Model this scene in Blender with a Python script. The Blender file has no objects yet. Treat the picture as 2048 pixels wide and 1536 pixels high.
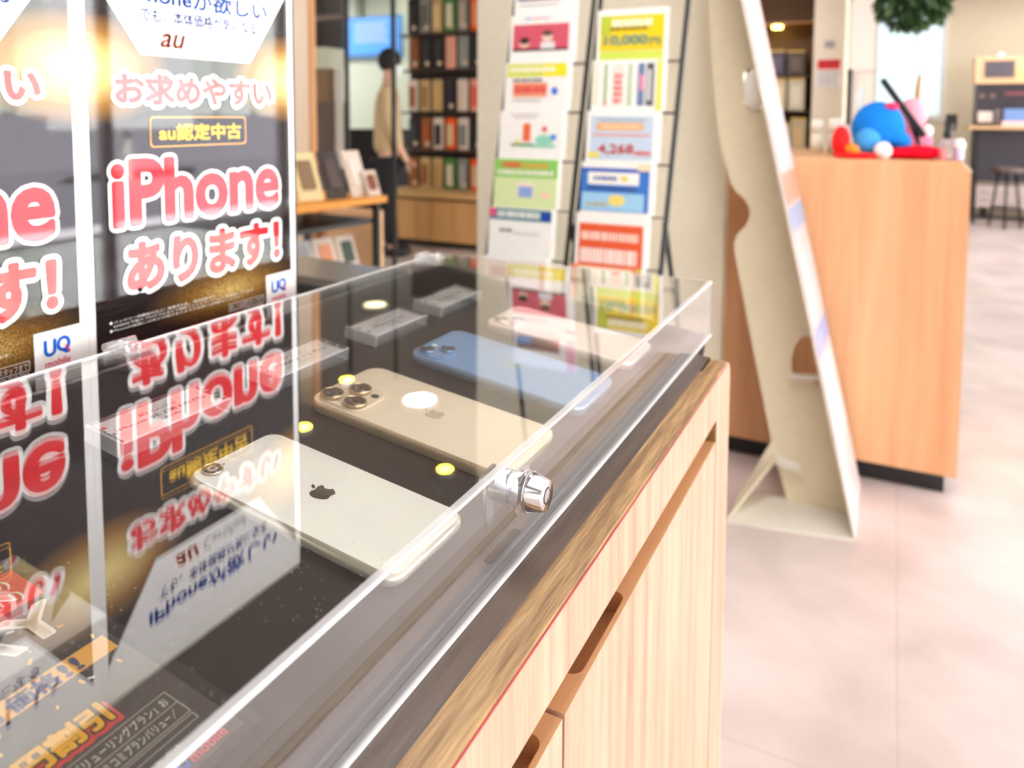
import bpy, bmesh, math, random
from mathutils import Vector, Matrix

random.seed(7)
S = bpy.context.scene
COL = S.collection
H = 1.2                       # height of the eye above the floor; coordinates below are relative to the eye

# ------------------------------------------------------------------ camera, world, light, exposure
cam_d = bpy.data.cameras.new('camera')
cam = bpy.data.objects.new('camera', cam_d)
COL.objects.link(cam)
S.camera = cam
FPX, YAW, PITCH, ROLL, PPY = 1515.97, math.radians(-26.769), math.radians(4.2447), math.radians(0.2577), 342.13
fw = Vector((math.sin(YAW) * math.cos(PITCH), math.cos(YAW) * math.cos(PITCH), -math.sin(PITCH)))
rt = Vector((math.cos(YAW), -math.sin(YAW), 0.0))
up = rt.cross(fw)
rt2 = math.cos(ROLL) * rt + math.sin(ROLL) * up
up2 = -math.sin(ROLL) * rt + math.cos(ROLL) * up
mw = Matrix((rt2, up2, -fw)).transposed().to_4x4()
mw.translation = Vector((0, 0, H))
cam.matrix_world = mw
cam_d.sensor_width = 36.0
cam_d.lens = 36.0 * FPX / 2048.0
cam_d.shift_x = 0.0
cam_d.shift_y = (PPY - 768.0) / 2048.0
cam_d.clip_start = 0.01
cam_d.clip_end = 200
cam_d.dof.use_dof = True
cam_d.dof.focus_distance = 0.38
cam_d.dof.aperture_fstop = 8.4

W = bpy.data.worlds.new('world')
S.world = W
W.use_nodes = True
W.node_tree.nodes['Background'].inputs['Color'].default_value = (0.93, 0.96, 1.0, 1)
W.node_tree.nodes['Background'].inputs['Strength'].default_value = 2.6

def area(name, loc, size, power, color=(1, 0.97, 0.96), rot=(0, 0, 0)):
    d = bpy.data.lights.new(name, 'AREA')
    d.shape = 'RECTANGLE'
    d.size, d.size_y = size
    d.energy = power
    d.color = color
    o = bpy.data.objects.new(name, d)
    COL.objects.link(o)
    o.location = (loc[0], loc[1], loc[2] + H)
    o.rotation_euler = rot
    return o

area('ceiling_light_aisle', (1.5, 1.6, 1.46), (2.2, 4.5), 34)
area('ceiling_light_entrance', (0.8, -2.4, 1.46), (3.0, 2.0), 24)
area('ceiling_light_counter', (1.6, 7.0, 1.46), (3.0, 4.0), 50)
area('fill_light_accessories', (-4.3, 2.1, 1.46), (1.6, 1.6), 50)  # unseen fill, placed to brighten the left pillar and accessories
area('fill_light_rack', (-0.2, 1.25, 1.46), (0.9, 0.7), 27)  # unseen fill added to brighten the pillar behind the rack
area('fill_light_shelf', (-1.7, 6.6, 1.46), (1.2, 0.9), 34)  # unseen fill added for the dim product shelf
area('fill_light_rear', (-6.5, 6.3, 1.46), (1.2, 1.2), 42)  # unseen fill added to brighten the rear left wall
area('fill_light_coffee', (1.3, 9.5, 1.46), (1.6, 1.0), 26)  # unseen fill added for the dim right rear wall

sun_d = bpy.data.lights.new('sun', 'SUN')
sun_d.energy = 85.0
sun_d.angle = math.radians(2)
sun = bpy.data.objects.new('sun', sun_d)
COL.objects.link(sun)
sun.rotation_euler = Vector((-0.42, -0.36, 0.83)).to_track_quat('Z', 'Y').to_euler()

S.view_settings.view_transform = 'Standard'
S.view_settings.look = 'None'
S.view_settings.gamma = 1.0
S.view_settings.use_curve_mapping = False
S.view_settings.exposure = 0.14
S.cycles.use_denoising = True
S.cycles.max_bounces = 14
S.cycles.transparent_max_bounces = 40
S.cycles.transmission_bounces = 12
S.cycles.sample_clamp_indirect = 8.0
S.cycles.caustics_refractive = False
S.cycles.caustics_reflective = False

# ------------------------------------------------------------------ materials
def lin(c):
    return tuple((x / 255 / 12.92) if x / 255 <= 0.04045 else ((x / 255 + 0.055) / 1.055) ** 2.4 for x in c)

MATS = {}
def mat(name, rgb, rough=0.5, metal=0.0, spec=0.5, emit=0.0, coat=0.0, trans=0.0):
    if name in MATS:
        return MATS[name]
    m = bpy.data.materials.new(name)
    m.use_nodes = True
    b = m.node_tree.nodes['Principled BSDF']
    c = (*lin(rgb), 1)
    b.inputs['Base Color'].default_value = c
    b.inputs['Roughness'].default_value = rough
    b.inputs['Metallic'].default_value = metal
    b.inputs['Specular IOR Level'].default_value = spec
    b.inputs['Coat Weight'].default_value = coat
    b.inputs['Coat Roughness'].default_value = 0.02
    if trans:
        b.inputs['Transmission Weight'].default_value = trans
        b.inputs['IOR'].default_value = 1.45
    if emit:
        b.inputs['Emission Color'].default_value = c
        b.inputs['Emission Strength'].default_value = emit
    # a little procedural unevenness so that no surface is a flat fill
    nt = m.node_tree
    tc = nt.nodes.new('ShaderNodeTexCoord')
    nz = nt.nodes.new('ShaderNodeTexNoise')
    nz.inputs['Scale'].default_value = 35
    hs = nt.nodes.new('ShaderNodeHueSaturation')
    mr = nt.nodes.new('ShaderNodeMapRange')
    mr.inputs['To Min'].default_value = 0.95
    mr.inputs['To Max'].default_value = 1.05
    nt.links.new(tc.outputs['Object'], nz.inputs['Vector'])
    nt.links.new(nz.outputs['Fac'], mr.inputs['Value'])
    nt.links.new(mr.outputs['Result'], hs.inputs['Value'])
    hs.inputs['Color'].default_value = c
    nt.links.new(hs.outputs['Color'], b.inputs['Base Color'])
    MATS[name] = m
    return m

def wood(name, c1, c2, grain='Z', scale=1.0, rough=0.45, pores=0.0, spec=0.4):
    m = bpy.data.materials.new(name)
    m.use_nodes = True
    nt = m.node_tree
    b = nt.nodes['Principled BSDF']
    tc = nt.nodes.new('ShaderNodeTexCoord')
    mp = nt.nodes.new('ShaderNodeMapping')
    long_, cross = 1.2 * scale, 26.0 * scale
    sc = {'X': (long_, cross, cross), 'Y': (cross, long_, cross), 'Z': (cross, cross, long_)}[grain]
    mp.inputs['Scale'].default_value = sc
    n1 = nt.nodes.new('ShaderNodeTexNoise')
    n1.inputs['Scale'].default_value = 1.0
    n1.inputs['Detail'].default_value = 3
    n1.inputs['Distortion'].default_value = 0.4
    mp2 = nt.nodes.new('ShaderNodeMapping')
    mp2.inputs['Scale'].default_value = tuple(x * 7 for x in sc)
    n2 = nt.nodes.new('ShaderNodeTexNoise')
    n2.inputs['Scale'].default_value = 1.0
    n2.inputs['Detail'].default_value = 4
    add = nt.nodes.new('ShaderNodeMath'); add.operation = 'MULTIPLY_ADD'
    add.inputs[1].default_value = 0.35 + pores
    ramp = nt.nodes.new('ShaderNodeValToRGB')
    ramp.color_ramp.elements[0].position = 0.45
    ramp.color_ramp.elements[0].color = (*lin(c1), 1)
    ramp.color_ramp.elements[1].position = 0.95
    ramp.color_ramp.elements[1].color = (*lin(c2), 1)
    L = nt.links.new
    L(tc.outputs['Object'], mp.inputs['Vector']); L(mp.outputs['Vector'], n1.inputs['Vector'])
    L(tc.outputs['Object'], mp2.inputs['Vector']); L(mp2.outputs['Vector'], n2.inputs['Vector'])
    L(n2.outputs['Fac'], add.inputs[0]); L(n1.outputs['Fac'], add.inputs[2])
    L(add.outputs[0], ramp.inputs['Fac']); L(ramp.outputs['Color'], b.inputs['Base Color'])
    b.inputs['Roughness'].default_value = rough
    b.inputs['Specular IOR Level'].default_value = spec
    bp = nt.nodes.new('ShaderNodeBump'); bp.inputs['Strength'].default_value = 0.05 + pores * 0.2
    bp.inputs['Distance'].default_value = 0.001
    L(n2.outputs['Fac'], bp.inputs['Height']); L(bp.outputs['Normal'], b.inputs['Normal'])
    MATS[name] = m
    return m

def clear(name, tint=(0.985, 0.99, 0.99), white=0.0, rough=0.0, specks=False):
    """clear acrylic: see-through sheet with Fresnel reflection; white > 0 mixes in diffuse white, painting edge brightness and haze"""
    m = bpy.data.materials.new(name)
    m.use_nodes = True
    nt = m.node_tree
    nt.nodes.clear()
    out = nt.nodes.new('ShaderNodeOutputMaterial')
    tr = nt.nodes.new('ShaderNodeBsdfTransparent'); tr.inputs['Color'].default_value = (*tint, 1)
    gl = nt.nodes.new('ShaderNodeBsdfGlossy'); gl.inputs['Roughness'].default_value = rough
    gl.inputs['Color'].default_value = (1, 1, 1, 1)
    lw = nt.nodes.new('ShaderNodeLayerWeight'); lw.inputs['Blend'].default_value = 0.5
    pw = nt.nodes.new('ShaderNodeMath'); pw.operation = 'POWER'; pw.inputs[1].default_value = 3.8
    ma = nt.nodes.new('ShaderNodeMath'); ma.operation = 'MULTIPLY_ADD'
    ma.inputs[1].default_value = 0.94; ma.inputs[2].default_value = 0.06
    mx = nt.nodes.new('ShaderNodeMixShader')
    L = nt.links.new
    L(lw.outputs['Facing'], pw.inputs[0]); L(pw.outputs[0], ma.inputs[0]); L(ma.outputs[0], mx.inputs['Fac'])
    base = tr
    if white or specks:
        df = nt.nodes.new('ShaderNodeBsdfDiffuse'); df.inputs['Color'].default_value = (0.93, 0.92, 0.95, 1)
        m2 = nt.nodes.new('ShaderNodeMixShader')
        m2.inputs['Fac'].default_value = white
        if specks:
            tc = nt.nodes.new('ShaderNodeTexCoord')
            vo = nt.nodes.new('ShaderNodeTexVoronoi'); vo.inputs['Scale'].default_value = 260
            no = nt.nodes.new('ShaderNodeTexNoise'); no.inputs['Scale'].default_value = 14
            lt = nt.nodes.new('ShaderNodeMath'); lt.operation = 'LESS_THAN'; lt.inputs[1].default_value = 0.085
            gt = nt.nodes.new('ShaderNodeMath'); gt.operation = 'GREATER_THAN'; gt.inputs[1].default_value = 0.56
            mu = nt.nodes.new('ShaderNodeMath'); mu.operation = 'MULTIPLY'
            mu2 = nt.nodes.new('ShaderNodeMath'); mu2.operation = 'MULTIPLY'; mu2.inputs[1].default_value = 0.3
            L(tc.outputs['Object'], vo.inputs['Vector']); L(tc.outputs['Object'], no.inputs['Vector'])
            L(vo.outputs['Distance'], lt.inputs[0]); L(no.outputs['Fac'], gt.inputs[0])
            L(lt.outputs[0], mu.inputs[0]); L(gt.outputs[0], mu.inputs[1])
            L(mu.outputs[0], mu2.inputs[0]); L(mu2.outputs[0], m2.inputs['Fac'])
        L(tr.outputs[0], m2.inputs[1]); L(df.outputs[0], m2.inputs[2])
        base = m2
    L(base.outputs[0], mx.inputs[1]); L(gl.outputs[0], mx.inputs[2]); L(mx.outputs[0], out.inputs['Surface'])
    MATS[name] = m
    return m

ACR = clear('acrylic')
ACRTOP = clear('acrylic_top', specks=True)
ACRFRONT = clear('acrylic_front', white=0.022)  # slight white: scuff haze, with the pale reflection painted in
ACREND = clear('acrylic_end', white=0.7, rough=0.05)
ACRSIDE = clear('acrylic_side', white=0.22, rough=0.02)
ACREDGE = clear('acrylic_edge', white=0.45, rough=0.05)
ACRGLINT = clear('acrylic_glint', white=0.85, rough=0.03)
GLASS = clear('window_glass')

# ------------------------------------------------------------------ geometry builder
class G:
    def __init__(s):
        s.v, s.f, s.m, s.sm = [], [], [], []
    def face(s, idx, m=0, smooth=False):
        s.f.append(tuple(idx)); s.m.append(m); s.sm.append(smooth)
    def poly(s, pts, m=0):
        b = len(s.v); s.v += [tuple(p) for p in pts]
        s.face(range(b, b + len(pts)), m)
    def box(s, x0, x1, y0, y1, z0, z1, m=0, mt=None):
        """mt: other material index for the top face"""
        b = len(s.v)
        s.v += [(x, y, z) for z in (z0, z1) for y in (y0, y1) for x in (x0, x1)]
        for i, q in enumerate(((0, 2, 3, 1), (4, 5, 7, 6), (0, 1, 5, 4), (2, 6, 7, 3), (0, 4, 6, 2), (1, 3, 7, 5))):
            s.face([b + k for k in q], mt if (i == 1 and mt is not None) else m)
    def prism(s, pts, axis, a, b_, m=0, mcap=None):
        """polygon pts (two coordinates) extruded along axis from a to b_"""
        n = len(pts); b = len(s.v)
        def put(p, t):
            return {'X': (t, p[0], p[1]), 'Y': (p[0], t, p[1]), 'Z': (p[0], p[1], t)}[axis]
        s.v += [put(p, a) for p in pts] + [put(p, b_) for p in pts]
        mc = m if mcap is None else mcap
        s.face(list(range(b, b + n))[::-1], mc); s.face(range(b + n, b + 2 * n), mc)
        for i in range(n):
            j = (i + 1) % n
            s.face((b + i, b + j, b + n + j, b + n + i), m)
    def tube(s, pts, r, m=0, n=8, cap=True):
        pts = [Vector(p) for p in pts]
        rr = r if isinstance(r, (list, tuple)) else [r] * len(pts)
        b = len(s.v); prev = None
        for i, p in enumerate(pts):
            d = (pts[min(i + 1, len(pts) - 1)] - pts[max(i - 1, 0)])
            d = d.normalized() if d.length > 1e-9 else Vector((0, 0, 1))
            if prev is None:
                a = d.orthogonal().normalized()
            else:
                a = (prev - d * prev.dot(d))
                a = a.normalized() if a.length > 1e-6 else d.orthogonal().normalized()
            prev = a; c = d.cross(a)
            for k in range(n):
                t = 2 * math.pi * k / n
                s.v.append(tuple(p + (a * math.cos(t) + c * math.sin(t)) * rr[i]))
        for i in range(len(pts) - 1):
            for k in range(n):
                k2 = (k + 1) % n
                s.face((b + i * n + k, b + i * n + k2, b + (i + 1) * n + k2, b + (i + 1) * n + k), m, True)
        if cap:
            s.face([b + k for k in range(n)][::-1], m)
            s.face([b + (len(pts) - 1) * n + k for k in range(n)], m)
    def lathe(s, prof, c, axis='Z', m=0, n=24, smooth=True, mf=None):
        """prof: list of (radius, height); closed with caps; mf(i) gives material of ring i"""
        b = len(s.v)
        for r, h in prof:
            for k in range(n):
                t = 2 * math.pi * k / n
                x, y = r * math.cos(t), r * math.sin(t)
                s.v.append({'Z': (c[0] + x, c[1] + y, c[2] + h), 'X': (c[0] + h, c[1] + x, c[2] + y),
                            'Y': (c[0] + y, c[1] + h, c[2] + x)}[axis])
        for i in range(len(prof) - 1):
            for k in range(n):
                k2 = (k + 1) % n
                s.face((b + i * n + k, b + i * n + k2, b + (i + 1) * n + k2, b + (i + 1) * n + k), mf(i) if mf else m, smooth)
        s.face([b + k for k in range(n)][::-1], mf(0) if mf else m)
        s.face([b + (len(prof) - 1) * n + k for k in range(n)], mf(len(prof) - 2) if mf else m)
    def ball(s, c, r, m=0, nu=20, nv=12, rot=None, bump=0.0):
        b = len(s.v)
        R = rot or Matrix.Identity(3)
        for i in range(nv + 1):
            ph = math.pi * i / nv
            for k in range(nu):
                t = 2 * math.pi * k / nu
                q = 1 + (random.uniform(-bump, bump) if bump else 0)
                p = R @ Vector((r[0] * q * math.sin(ph) * math.cos(t), r[1] * q * math.sin(ph) * math.sin(t), r[2] * q * math.cos(ph)))
                s.v.append((c[0] + p.x, c[1] + p.y, c[2] + p.z))
        for i in range(nv):
            for k in range(nu):
                k2 = (k + 1) % nu
                s.face((b + i * nu + k, b + (i + 1) * nu + k, b + (i + 1) * nu + k2, b + i * nu + k2), m, True)
    def rrect(s, cx, cy, w, h, r, z, m=0, n=6, back=None, hole=None):
        """flat rounded rectangle in the local XY plane at height z (down to 'back' when given)"""
        pts = rr_pts(cx, cy, w, h, r, n)
        if back is None:
            s.poly([(p[0], p[1], z) for p in pts], m)
        else:
            s.prism(pts, 'Z', back, z, m)
    def merge(s, o, M=None, dm=0):
        b = len(s.v)
        s.v += [tuple(M @ Vector(p)) if M else p for p in o.v]
        s.f += [tuple(i + b for i in q) for q in o.f]
        s.m += [k + dm for k in o.m]; s.sm += o.sm

def rr_pts(cx, cy, w, h, r, n=6):
    pts = []
    for (sx, sy, a0) in ((1, 1, 0), (-1, 1, 90), (-1, -1, 180), (1, -1, 270)):
        for k in range(n + 1):
            t = math.radians(a0 + 90 * k / n)
            pts.append((cx + sx * (w / 2 - r) + r * math.cos(t), cy + sy * (h / 2 - r) + r * math.sin(t)))
    return pts

def mesh(name, g, mats, org=(0, 0, 0)):
    me = bpy.data.meshes.new(name)
    me.from_pydata([(p[0] - org[0], p[1] - org[1], p[2] - org[2]) for p in g.v], [], g.f)
    for m in (mats if isinstance(mats, (list, tuple)) else [mats]):
        me.materials.append(m)
    me.polygons.foreach_set('material_index', g.m)
    me.polygons.foreach_set('use_smooth', g.sm)
    me.update()
    return me

def bevelled(ob, w=0.002, seg=2):
    md = ob.modifiers.new('bevel', 'BEVEL'); md.width = w; md.segments = seg; md.limit_method = 'ANGLE'
    return ob

def tag(o, label=None, cat=None, group=None, kind=None):
    if label: o['label'] = label
    if cat: o['category'] = cat
    if group: o['group'] = group
    if kind: o['kind'] = kind
    return o

def thing(name, label, cat, org, group=None, M=None):
    """empty at the base of a thing; org in eye-relative coordinates, M an optional 3x3 rotation"""
    o = bpy.data.objects.new(name, None)
    COL.objects.link(o)
    o.empty_display_size = 0.05
    if M is not None:
        mw = M.to_4x4(); mw.translation = Vector((org[0], org[1], org[2] + H)); o.matrix_world = mw
    else:
        o.location = (org[0], org[1], org[2] + H)
    o['org'] = tuple(org)
    return tag(o, label, cat, group)

def part(name, g, mats, parent, local=False, label=None):
    """child mesh; coordinates are eye-relative unless local (then in the parent's own frame)"""
    root = parent
    while root.parent: root = root.parent
    me = mesh(name, g, mats, (0, 0, 0) if local else tuple(root['org']))
    o = bpy.data.objects.new(name, me)
    COL.objects.link(o)
    o.parent = parent
    if label: o['label'] = label
    return o

def single(name, g, mats, label=None, cat=None, group=None, kind=None, org=None):
    if org is None:
        xs, ys, zs = zip(*g.v)
        org = ((min(xs) + max(xs)) / 2, (min(ys) + max(ys)) / 2, min(zs))
    o = bpy.data.objects.new(name, mesh(name, g, mats, org))
    COL.objects.link(o)
    o.location = (org[0], org[1], org[2] + H)
    return tag(o, label, cat, group, kind)

def struct(name, g, mats):
    return single(name, g, mats, kind='structure')

# --- lettering ------------------------------------------------------------------------------------
_TX = {}
def glyphs(txt, bold=0.0, shear=0.0):
    key = (txt, bold, shear)
    if key in _TX: return _TX[key]
    cu = bpy.data.curves.new('txt', 'FONT')
    cu.body = txt; cu.size = 1; cu.offset = bold; cu.shear = shear; cu.resolution_u = 4
    cu.dimensions = '2D'; cu.fill_mode = 'BOTH'
    o = bpy.data.objects.new('txt', cu)
    COL.objects.link(o)
    dg = bpy.context.evaluated_depsgraph_get()
    me = bpy.data.meshes.new_from_object(o.evaluated_get(dg))
    vs = [(v.co.x, v.co.y) for v in me.vertices]
    fs = [tuple(p.vertices) for p in me.polygons]
    bpy.data.objects.remove(o); bpy.data.curves.remove(cu); bpy.data.meshes.remove(me)
    _TX[key] = (vs, fs)
    return vs, fs

def text(g, txt, x0, x1, y0, y1, z, m=0, bold=0.0, outline=0.0, mo=0, shear=0.0, oz=None, fat=0.0):
    """lettering fitted into the rectangle x0..x1, y0..y1 (either may be None to keep the aspect), flat at height z"""
    vs, fs = glyphs(txt, bold, shear)
    if not vs: return
    a0, a1 = min(p[0] for p in vs), max(p[0] for p in vs)
    b0, b1 = min(p[1] for p in vs), max(p[1] for p in vs)
    sy = (y1 - y0) / (b1 - b0)
    sx = sy if x1 is None else (x1 - x0) / (a1 - a0)
    P = [(x0 + (p[0] - a0) * sx, y0 + (p[1] - b0) * sy) for p in vs]
    b = len(g.v)
    g.v += [(p[0], p[1], z) for p in P]
    for f in fs:
        a = sum(P[f[i]][0] * P[f[(i + 1) % len(f)]][1] - P[f[(i + 1) % len(f)]][0] * P[f[i]][1] for i in range(len(f)))
        g.face([b + i for i in (f if a > 0 else f[::-1])], m)
    if fat:
        text(g, txt, x0, x1, y0, y1, z, m, bold, fat, m, shear, z - 0.00012)
    if outline:
        zz = z - 0.0001 if oz is None else oz
        zz0 = zz
        b = len(g.v)
        g.v += [(p[0], p[1], zz0 + 0.0001) for p in P]
        for f in fs:
            a = sum(P[f[i]][0] * P[f[(i + 1) % len(f)]][1] - P[f[(i + 1) % len(f)]][0] * P[f[i]][1] for i in range(len(f)))
            g.face([b + i for i in (f if a > 0 else f[::-1])], mo)
        cnt = {}
        for f in fs:
            for i in range(len(f)):
                e = tuple(sorted((f[i], f[(i + 1) % len(f)])))
                cnt[e] = cnt.get(e, 0) + 1
        seen = set()
        for (i, j), c in cnt.items():
            if c != 1: continue
            p, q = Vector(P[i]), Vector(P[j])
            d = q - p
            if d.length < 1e-7: continue
            nn = Vector((-d.y, d.x)).normalized() * outline
            zz = zz0 + random.uniform(0, 0.00009)          # pieces never share a plane
            g.poly([(p.x - nn.x, p.y - nn.y, zz), (q.x - nn.x, q.y - nn.y, zz), (q.x + nn.x, q.y + nn.y, zz), (p.x + nn.x, p.y + nn.y, zz)], mo)
            for k, c_ in ((i, p), (j, q)):
                if k in seen: continue
                seen.add(k)
                zz = zz0 + random.uniform(0, 0.00009)
                g.poly([(c_.x + outline * math.cos(t * math.pi / 6), c_.y + outline * math.sin(t * math.pi / 6), zz) for t in range(12)], mo)

def rect(g, x0, x1, y0, y1, z, m=0):
    g.poly([(x0, y0, z), (x1, y0, z), (x1, y1, z), (x0, y1, z)], m)

def frame_line(g, x0, x1, y0, y1, w, z, m=0):
    rect(g, x0, x1, y0, y0 + w, z, m); rect(g, x0, x1, y1 - w, y1, z, m)
    rect(g, x0, x0 + w, y0, y1, z, m); rect(g, x1 - w, x1, y0, y1, z, m)

def swoosh(cx, cy, size, n=5):
    """bitten-fruit logo outline as two polygons, height about 'size'"""
    A = [(12.152, 6.896)]
    segs = [(-.948, 0, -2.415, -1.078, -3.96, -1.04), (-2.04, .027, -3.91, 1.183, -4.961, 3.014),
            (-2.117, 3.675, -.546, 9.103, 1.519, 12.09), (1.013, 1.454, 2.208, 3.09, 3.792, 3.039),
            (1.52, -.065, 2.09, -.987, 3.935, -.987), (1.831, 0, 2.35, .987, 3.96, .948),
            (1.637, -.026, 2.676, -1.48, 3.676, -2.948), (1.156, -1.688, 1.636, -3.325, 1.662, -3.415),
            (-.039, -.013, -3.182, -1.221, -3.22, -4.857), (-.026, -3.04, 2.48, -4.494, 2.597, -4.559),
            (-1.429, -2.09, -3.623, -2.324, -4.39, -2.376), (-2, -.156, -3.675, 1.09, -4.61, 1.09)]
    B = [(15.53, 3.83)]
    segb = [(.843, -1.012, 1.4, -2.427, 1.245, -3.83), (-1.207, .052, -2.662, .805, -3.532, 1.818),
            (-.78, .896, -1.454, 2.338, -1.273, 3.714), (1.338, .104, 2.715, -.688, 3.559, -1.701)]
    out = []
    for st, sg in ((A, segs), (B, segb)):
        pts = list(st)
        for q in sg:
            p0 = pts[-1]
            for k in range(1, n + 1):
                t = k / n
                x = 3 * (1 - t) ** 2 * t * q[0] + 3 * (1 - t) * t * t * q[2] + t ** 3 * q[4]
                y = 3 * (1 - t) ** 2 * t * q[1] + 3 * (1 - t) * t * t * q[3] + t ** 3 * q[5]
                pts.append((p0[0] + x, p0[1] + y))
        pts = pts[:-1]
        out.append([(cx + (x - 12) / 24 * size, cy - (y - 12) / 24 * size) for x, y in pts][::-1])
    return out

# ------------------------------------------------------------------ common materials
WHITE = mat('white_paint', (236, 231, 222), 0.6)
CREAM = mat('cream_wall', (226, 212, 184), 0.6)
GREENW = mat('pale_green_wall', (224, 232, 216), 0.6)
BLACK = mat('black_metal', (28, 28, 30), 0.45)
DARK = mat('dark_brown_panel', (58, 46, 40), 0.5)
CHAR = mat('charcoal_plastic', (44, 42, 46), 0.5)
CHROME = mat('chrome', (225, 225, 230), 0.08, metal=1.0)
STEEL = mat('steel', (185, 185, 190), 0.25, metal=1.0)
PAPER = mat('white_paper', (246, 241, 236), 0.55)
PEACH = wood('peach_wood', (212, 172, 149), (176, 130, 108), 'Z', 2.6, pores=0.12)
COUNTERW = wood('counter_wood', (232, 178, 134), (208, 148, 104), 'Z', 0.55)
COUNTERTOP = wood('counter_top_wood', (236, 188, 138), (214, 160, 110), 'X', 0.6)
TANW = wood('tan_edge_wood', (204, 164, 112), (118, 84, 48), 'Y', 5.0, pores=0.3)
BROWNW = wood('dark_laminate', (42, 30, 25), (88, 68, 56), 'Y', 5.0, rough=0.34, pores=0.2, spec=0.45)
RAILW = wood('rail_wood', (214, 168, 122), (180, 130, 88), 'Y', 0.8)
LOWW = wood('low_cabinet_wood', (226, 176, 118), (200, 142, 84), 'Z', 0.25)
REDLINE = mat('red_edge_band', (150, 30, 44), 0.5)
BOARDM = mat('black_display_board', (26, 20, 18), 0.5, spec=0.2)
BASEM = mat('dark_counter_surface', (112, 102, 108), 0.3)

# ------------------------------------------------------------------ room shell
def floor_mat():
    m = bpy.data.materials.new('floor_tile')
    m.use_nodes = True
    nt = m.node_tree; L = nt.links.new
    b = nt.nodes['Principled BSDF']
    tc = nt.nodes.new('ShaderNodeTexCoord')
    n1 = nt.nodes.new('ShaderNodeTexNoise'); n1.inputs['Scale'].default_value = 3.2; n1.inputs['Detail'].default_value = 6
    r1 = nt.nodes.new('ShaderNodeValToRGB')
    r1.color_ramp.elements[0].position = 0.36; r1.color_ramp.elements[0].color = (*lin((198, 180, 176)), 1)
    r1.color_ramp.elements[1].position = 0.66; r1.color_ramp.elements[1].color = (*lin((226, 207, 204)), 1)
    br = nt.nodes.new('ShaderNodeTexBrick')
    br.inputs['Scale'].default_value = 1.0
    br.inputs['Brick Width'].default_value = 0.914; br.inputs['Row Height'].default_value = 0.914
    br.inputs['Mortar Size'].default_value = 0.0018
    br.inputs['Color1'].default_value = (1, 1, 1, 1); br.inputs['Color2'].default_value = (0.97, 0.97, 0.97, 1)
    br.inputs['Mortar'].default_value = (0.8, 0.78, 0.78, 1)
    br.offset = 0.0
    mp = nt.nodes.new('ShaderNodeMapping'); mp.inputs['Location'].default_value = (0.38, 0.3, 0)
    mx = nt.nodes.new('ShaderNodeMix'); mx.data_type = 'RGBA'; mx.blend_type = 'MULTIPLY'
    mx.inputs['Factor'].default_value = 1.0
    L(tc.outputs['Object'], n1.inputs['Vector']); L(n1.outputs['Fac'], r1.inputs['Fac'])
    L(tc.outputs['Object'], mp.inputs['Vector']); L(mp.outputs['Vector'], br.inputs['Vector'])
    L(r1.outputs['Color'], mx.inputs['A']); L(br.outputs['Color'], mx.inputs['B'])
    L(mx.outputs['Result'], b.inputs['Base Color'])
    b.inputs['Roughness'].default_value = 0.35
    return m

X0, X1, Y0, Y1, ZF, ZC = -7.4, 4.6, -4.0, 11.0, -1.2, 1.5
g = G(); g.box(X0, X1, Y0, Y1 + 0.1, ZF - 0.1, ZF); struct('floor', g, floor_mat())
g = G(); g.box(X0, X1, Y0, Y1 + 0.1, ZC, ZC + 0.1); struct('ceiling', g, mat('ceiling_grey', (146, 140, 134), 0.8))
g = G(); g.box(X0 - 0.1, X0, Y0, Y1 + 0.1, ZF, ZC); struct('wall_left', g, GREENW)
g = G(); g.box(X0, X1, Y0 - 0.1, Y0, ZF, ZC); struct('wall_front', g, WHITE)
# back wall with the opening of the frosted window
WX0, WX1, WZ0 = -0.25, 0.54, 0.0
g = G()
g.box(X0, WX0, Y1, Y1 + 0.1, ZF, ZC); g.box(WX1, X1 + 0.1, Y1, Y1 + 0.1, ZF, ZC); g.box(WX0, WX1, Y1, Y1 + 0.1, ZF, WZ0)
struct('wall_back', g, CREAM)
FROST = bpy.data.materials.new('frosted_glass'); FROST.use_nodes = True
_nt = FROST.node_tree; _nt.nodes.clear()
_o = _nt.nodes.new('ShaderNodeOutputMaterial'); _t = _nt.nodes.new('ShaderNodeBsdfTranslucent'); _d = _nt.nodes.new('ShaderNodeBsdfGlossy')
_t.inputs['Color'].default_value = (0.62, 0.68, 0.69, 1); _d.inputs['Roughness'].default_value = 0.2
_m = _nt.nodes.new('ShaderNodeMixShader'); _m.inputs['Fac'].default_value = 0.06
_nt.links.new(_t.outputs[0], _m.inputs[1]); _nt.links.new(_d.outputs[0], _m.inputs[2]); _nt.links.new(_m.outputs[0], _o.inputs['Surface'])
g = G(); g.box(WX0, WX1, Y1 + 0.02, Y1 + 0.03, WZ0, ZC); w1 = struct('window_1', g, FROST)
w1['org'] = (w1.location.x, w1.location.y, w1.location.z - H)
g = G()
g.box(WX0 - 0.04, WX1 + 0.04, Y1 - 0.03, Y1 + 0.04, WZ0 - 0.05, WZ0 + 0.015)
g.box(WX1 - 0.045, WX1 + 0.01, Y1 - 0.02, Y1 + 0.04, WZ0, ZC)
part('window_frame', g, WHITE, w1)
# partition behind the accessories, with the screen on it
g = G(); g.box(X0, -3.9, 7.62, 7.7, ZF, ZC); struct('wall_partition', g, GREENW)
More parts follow.
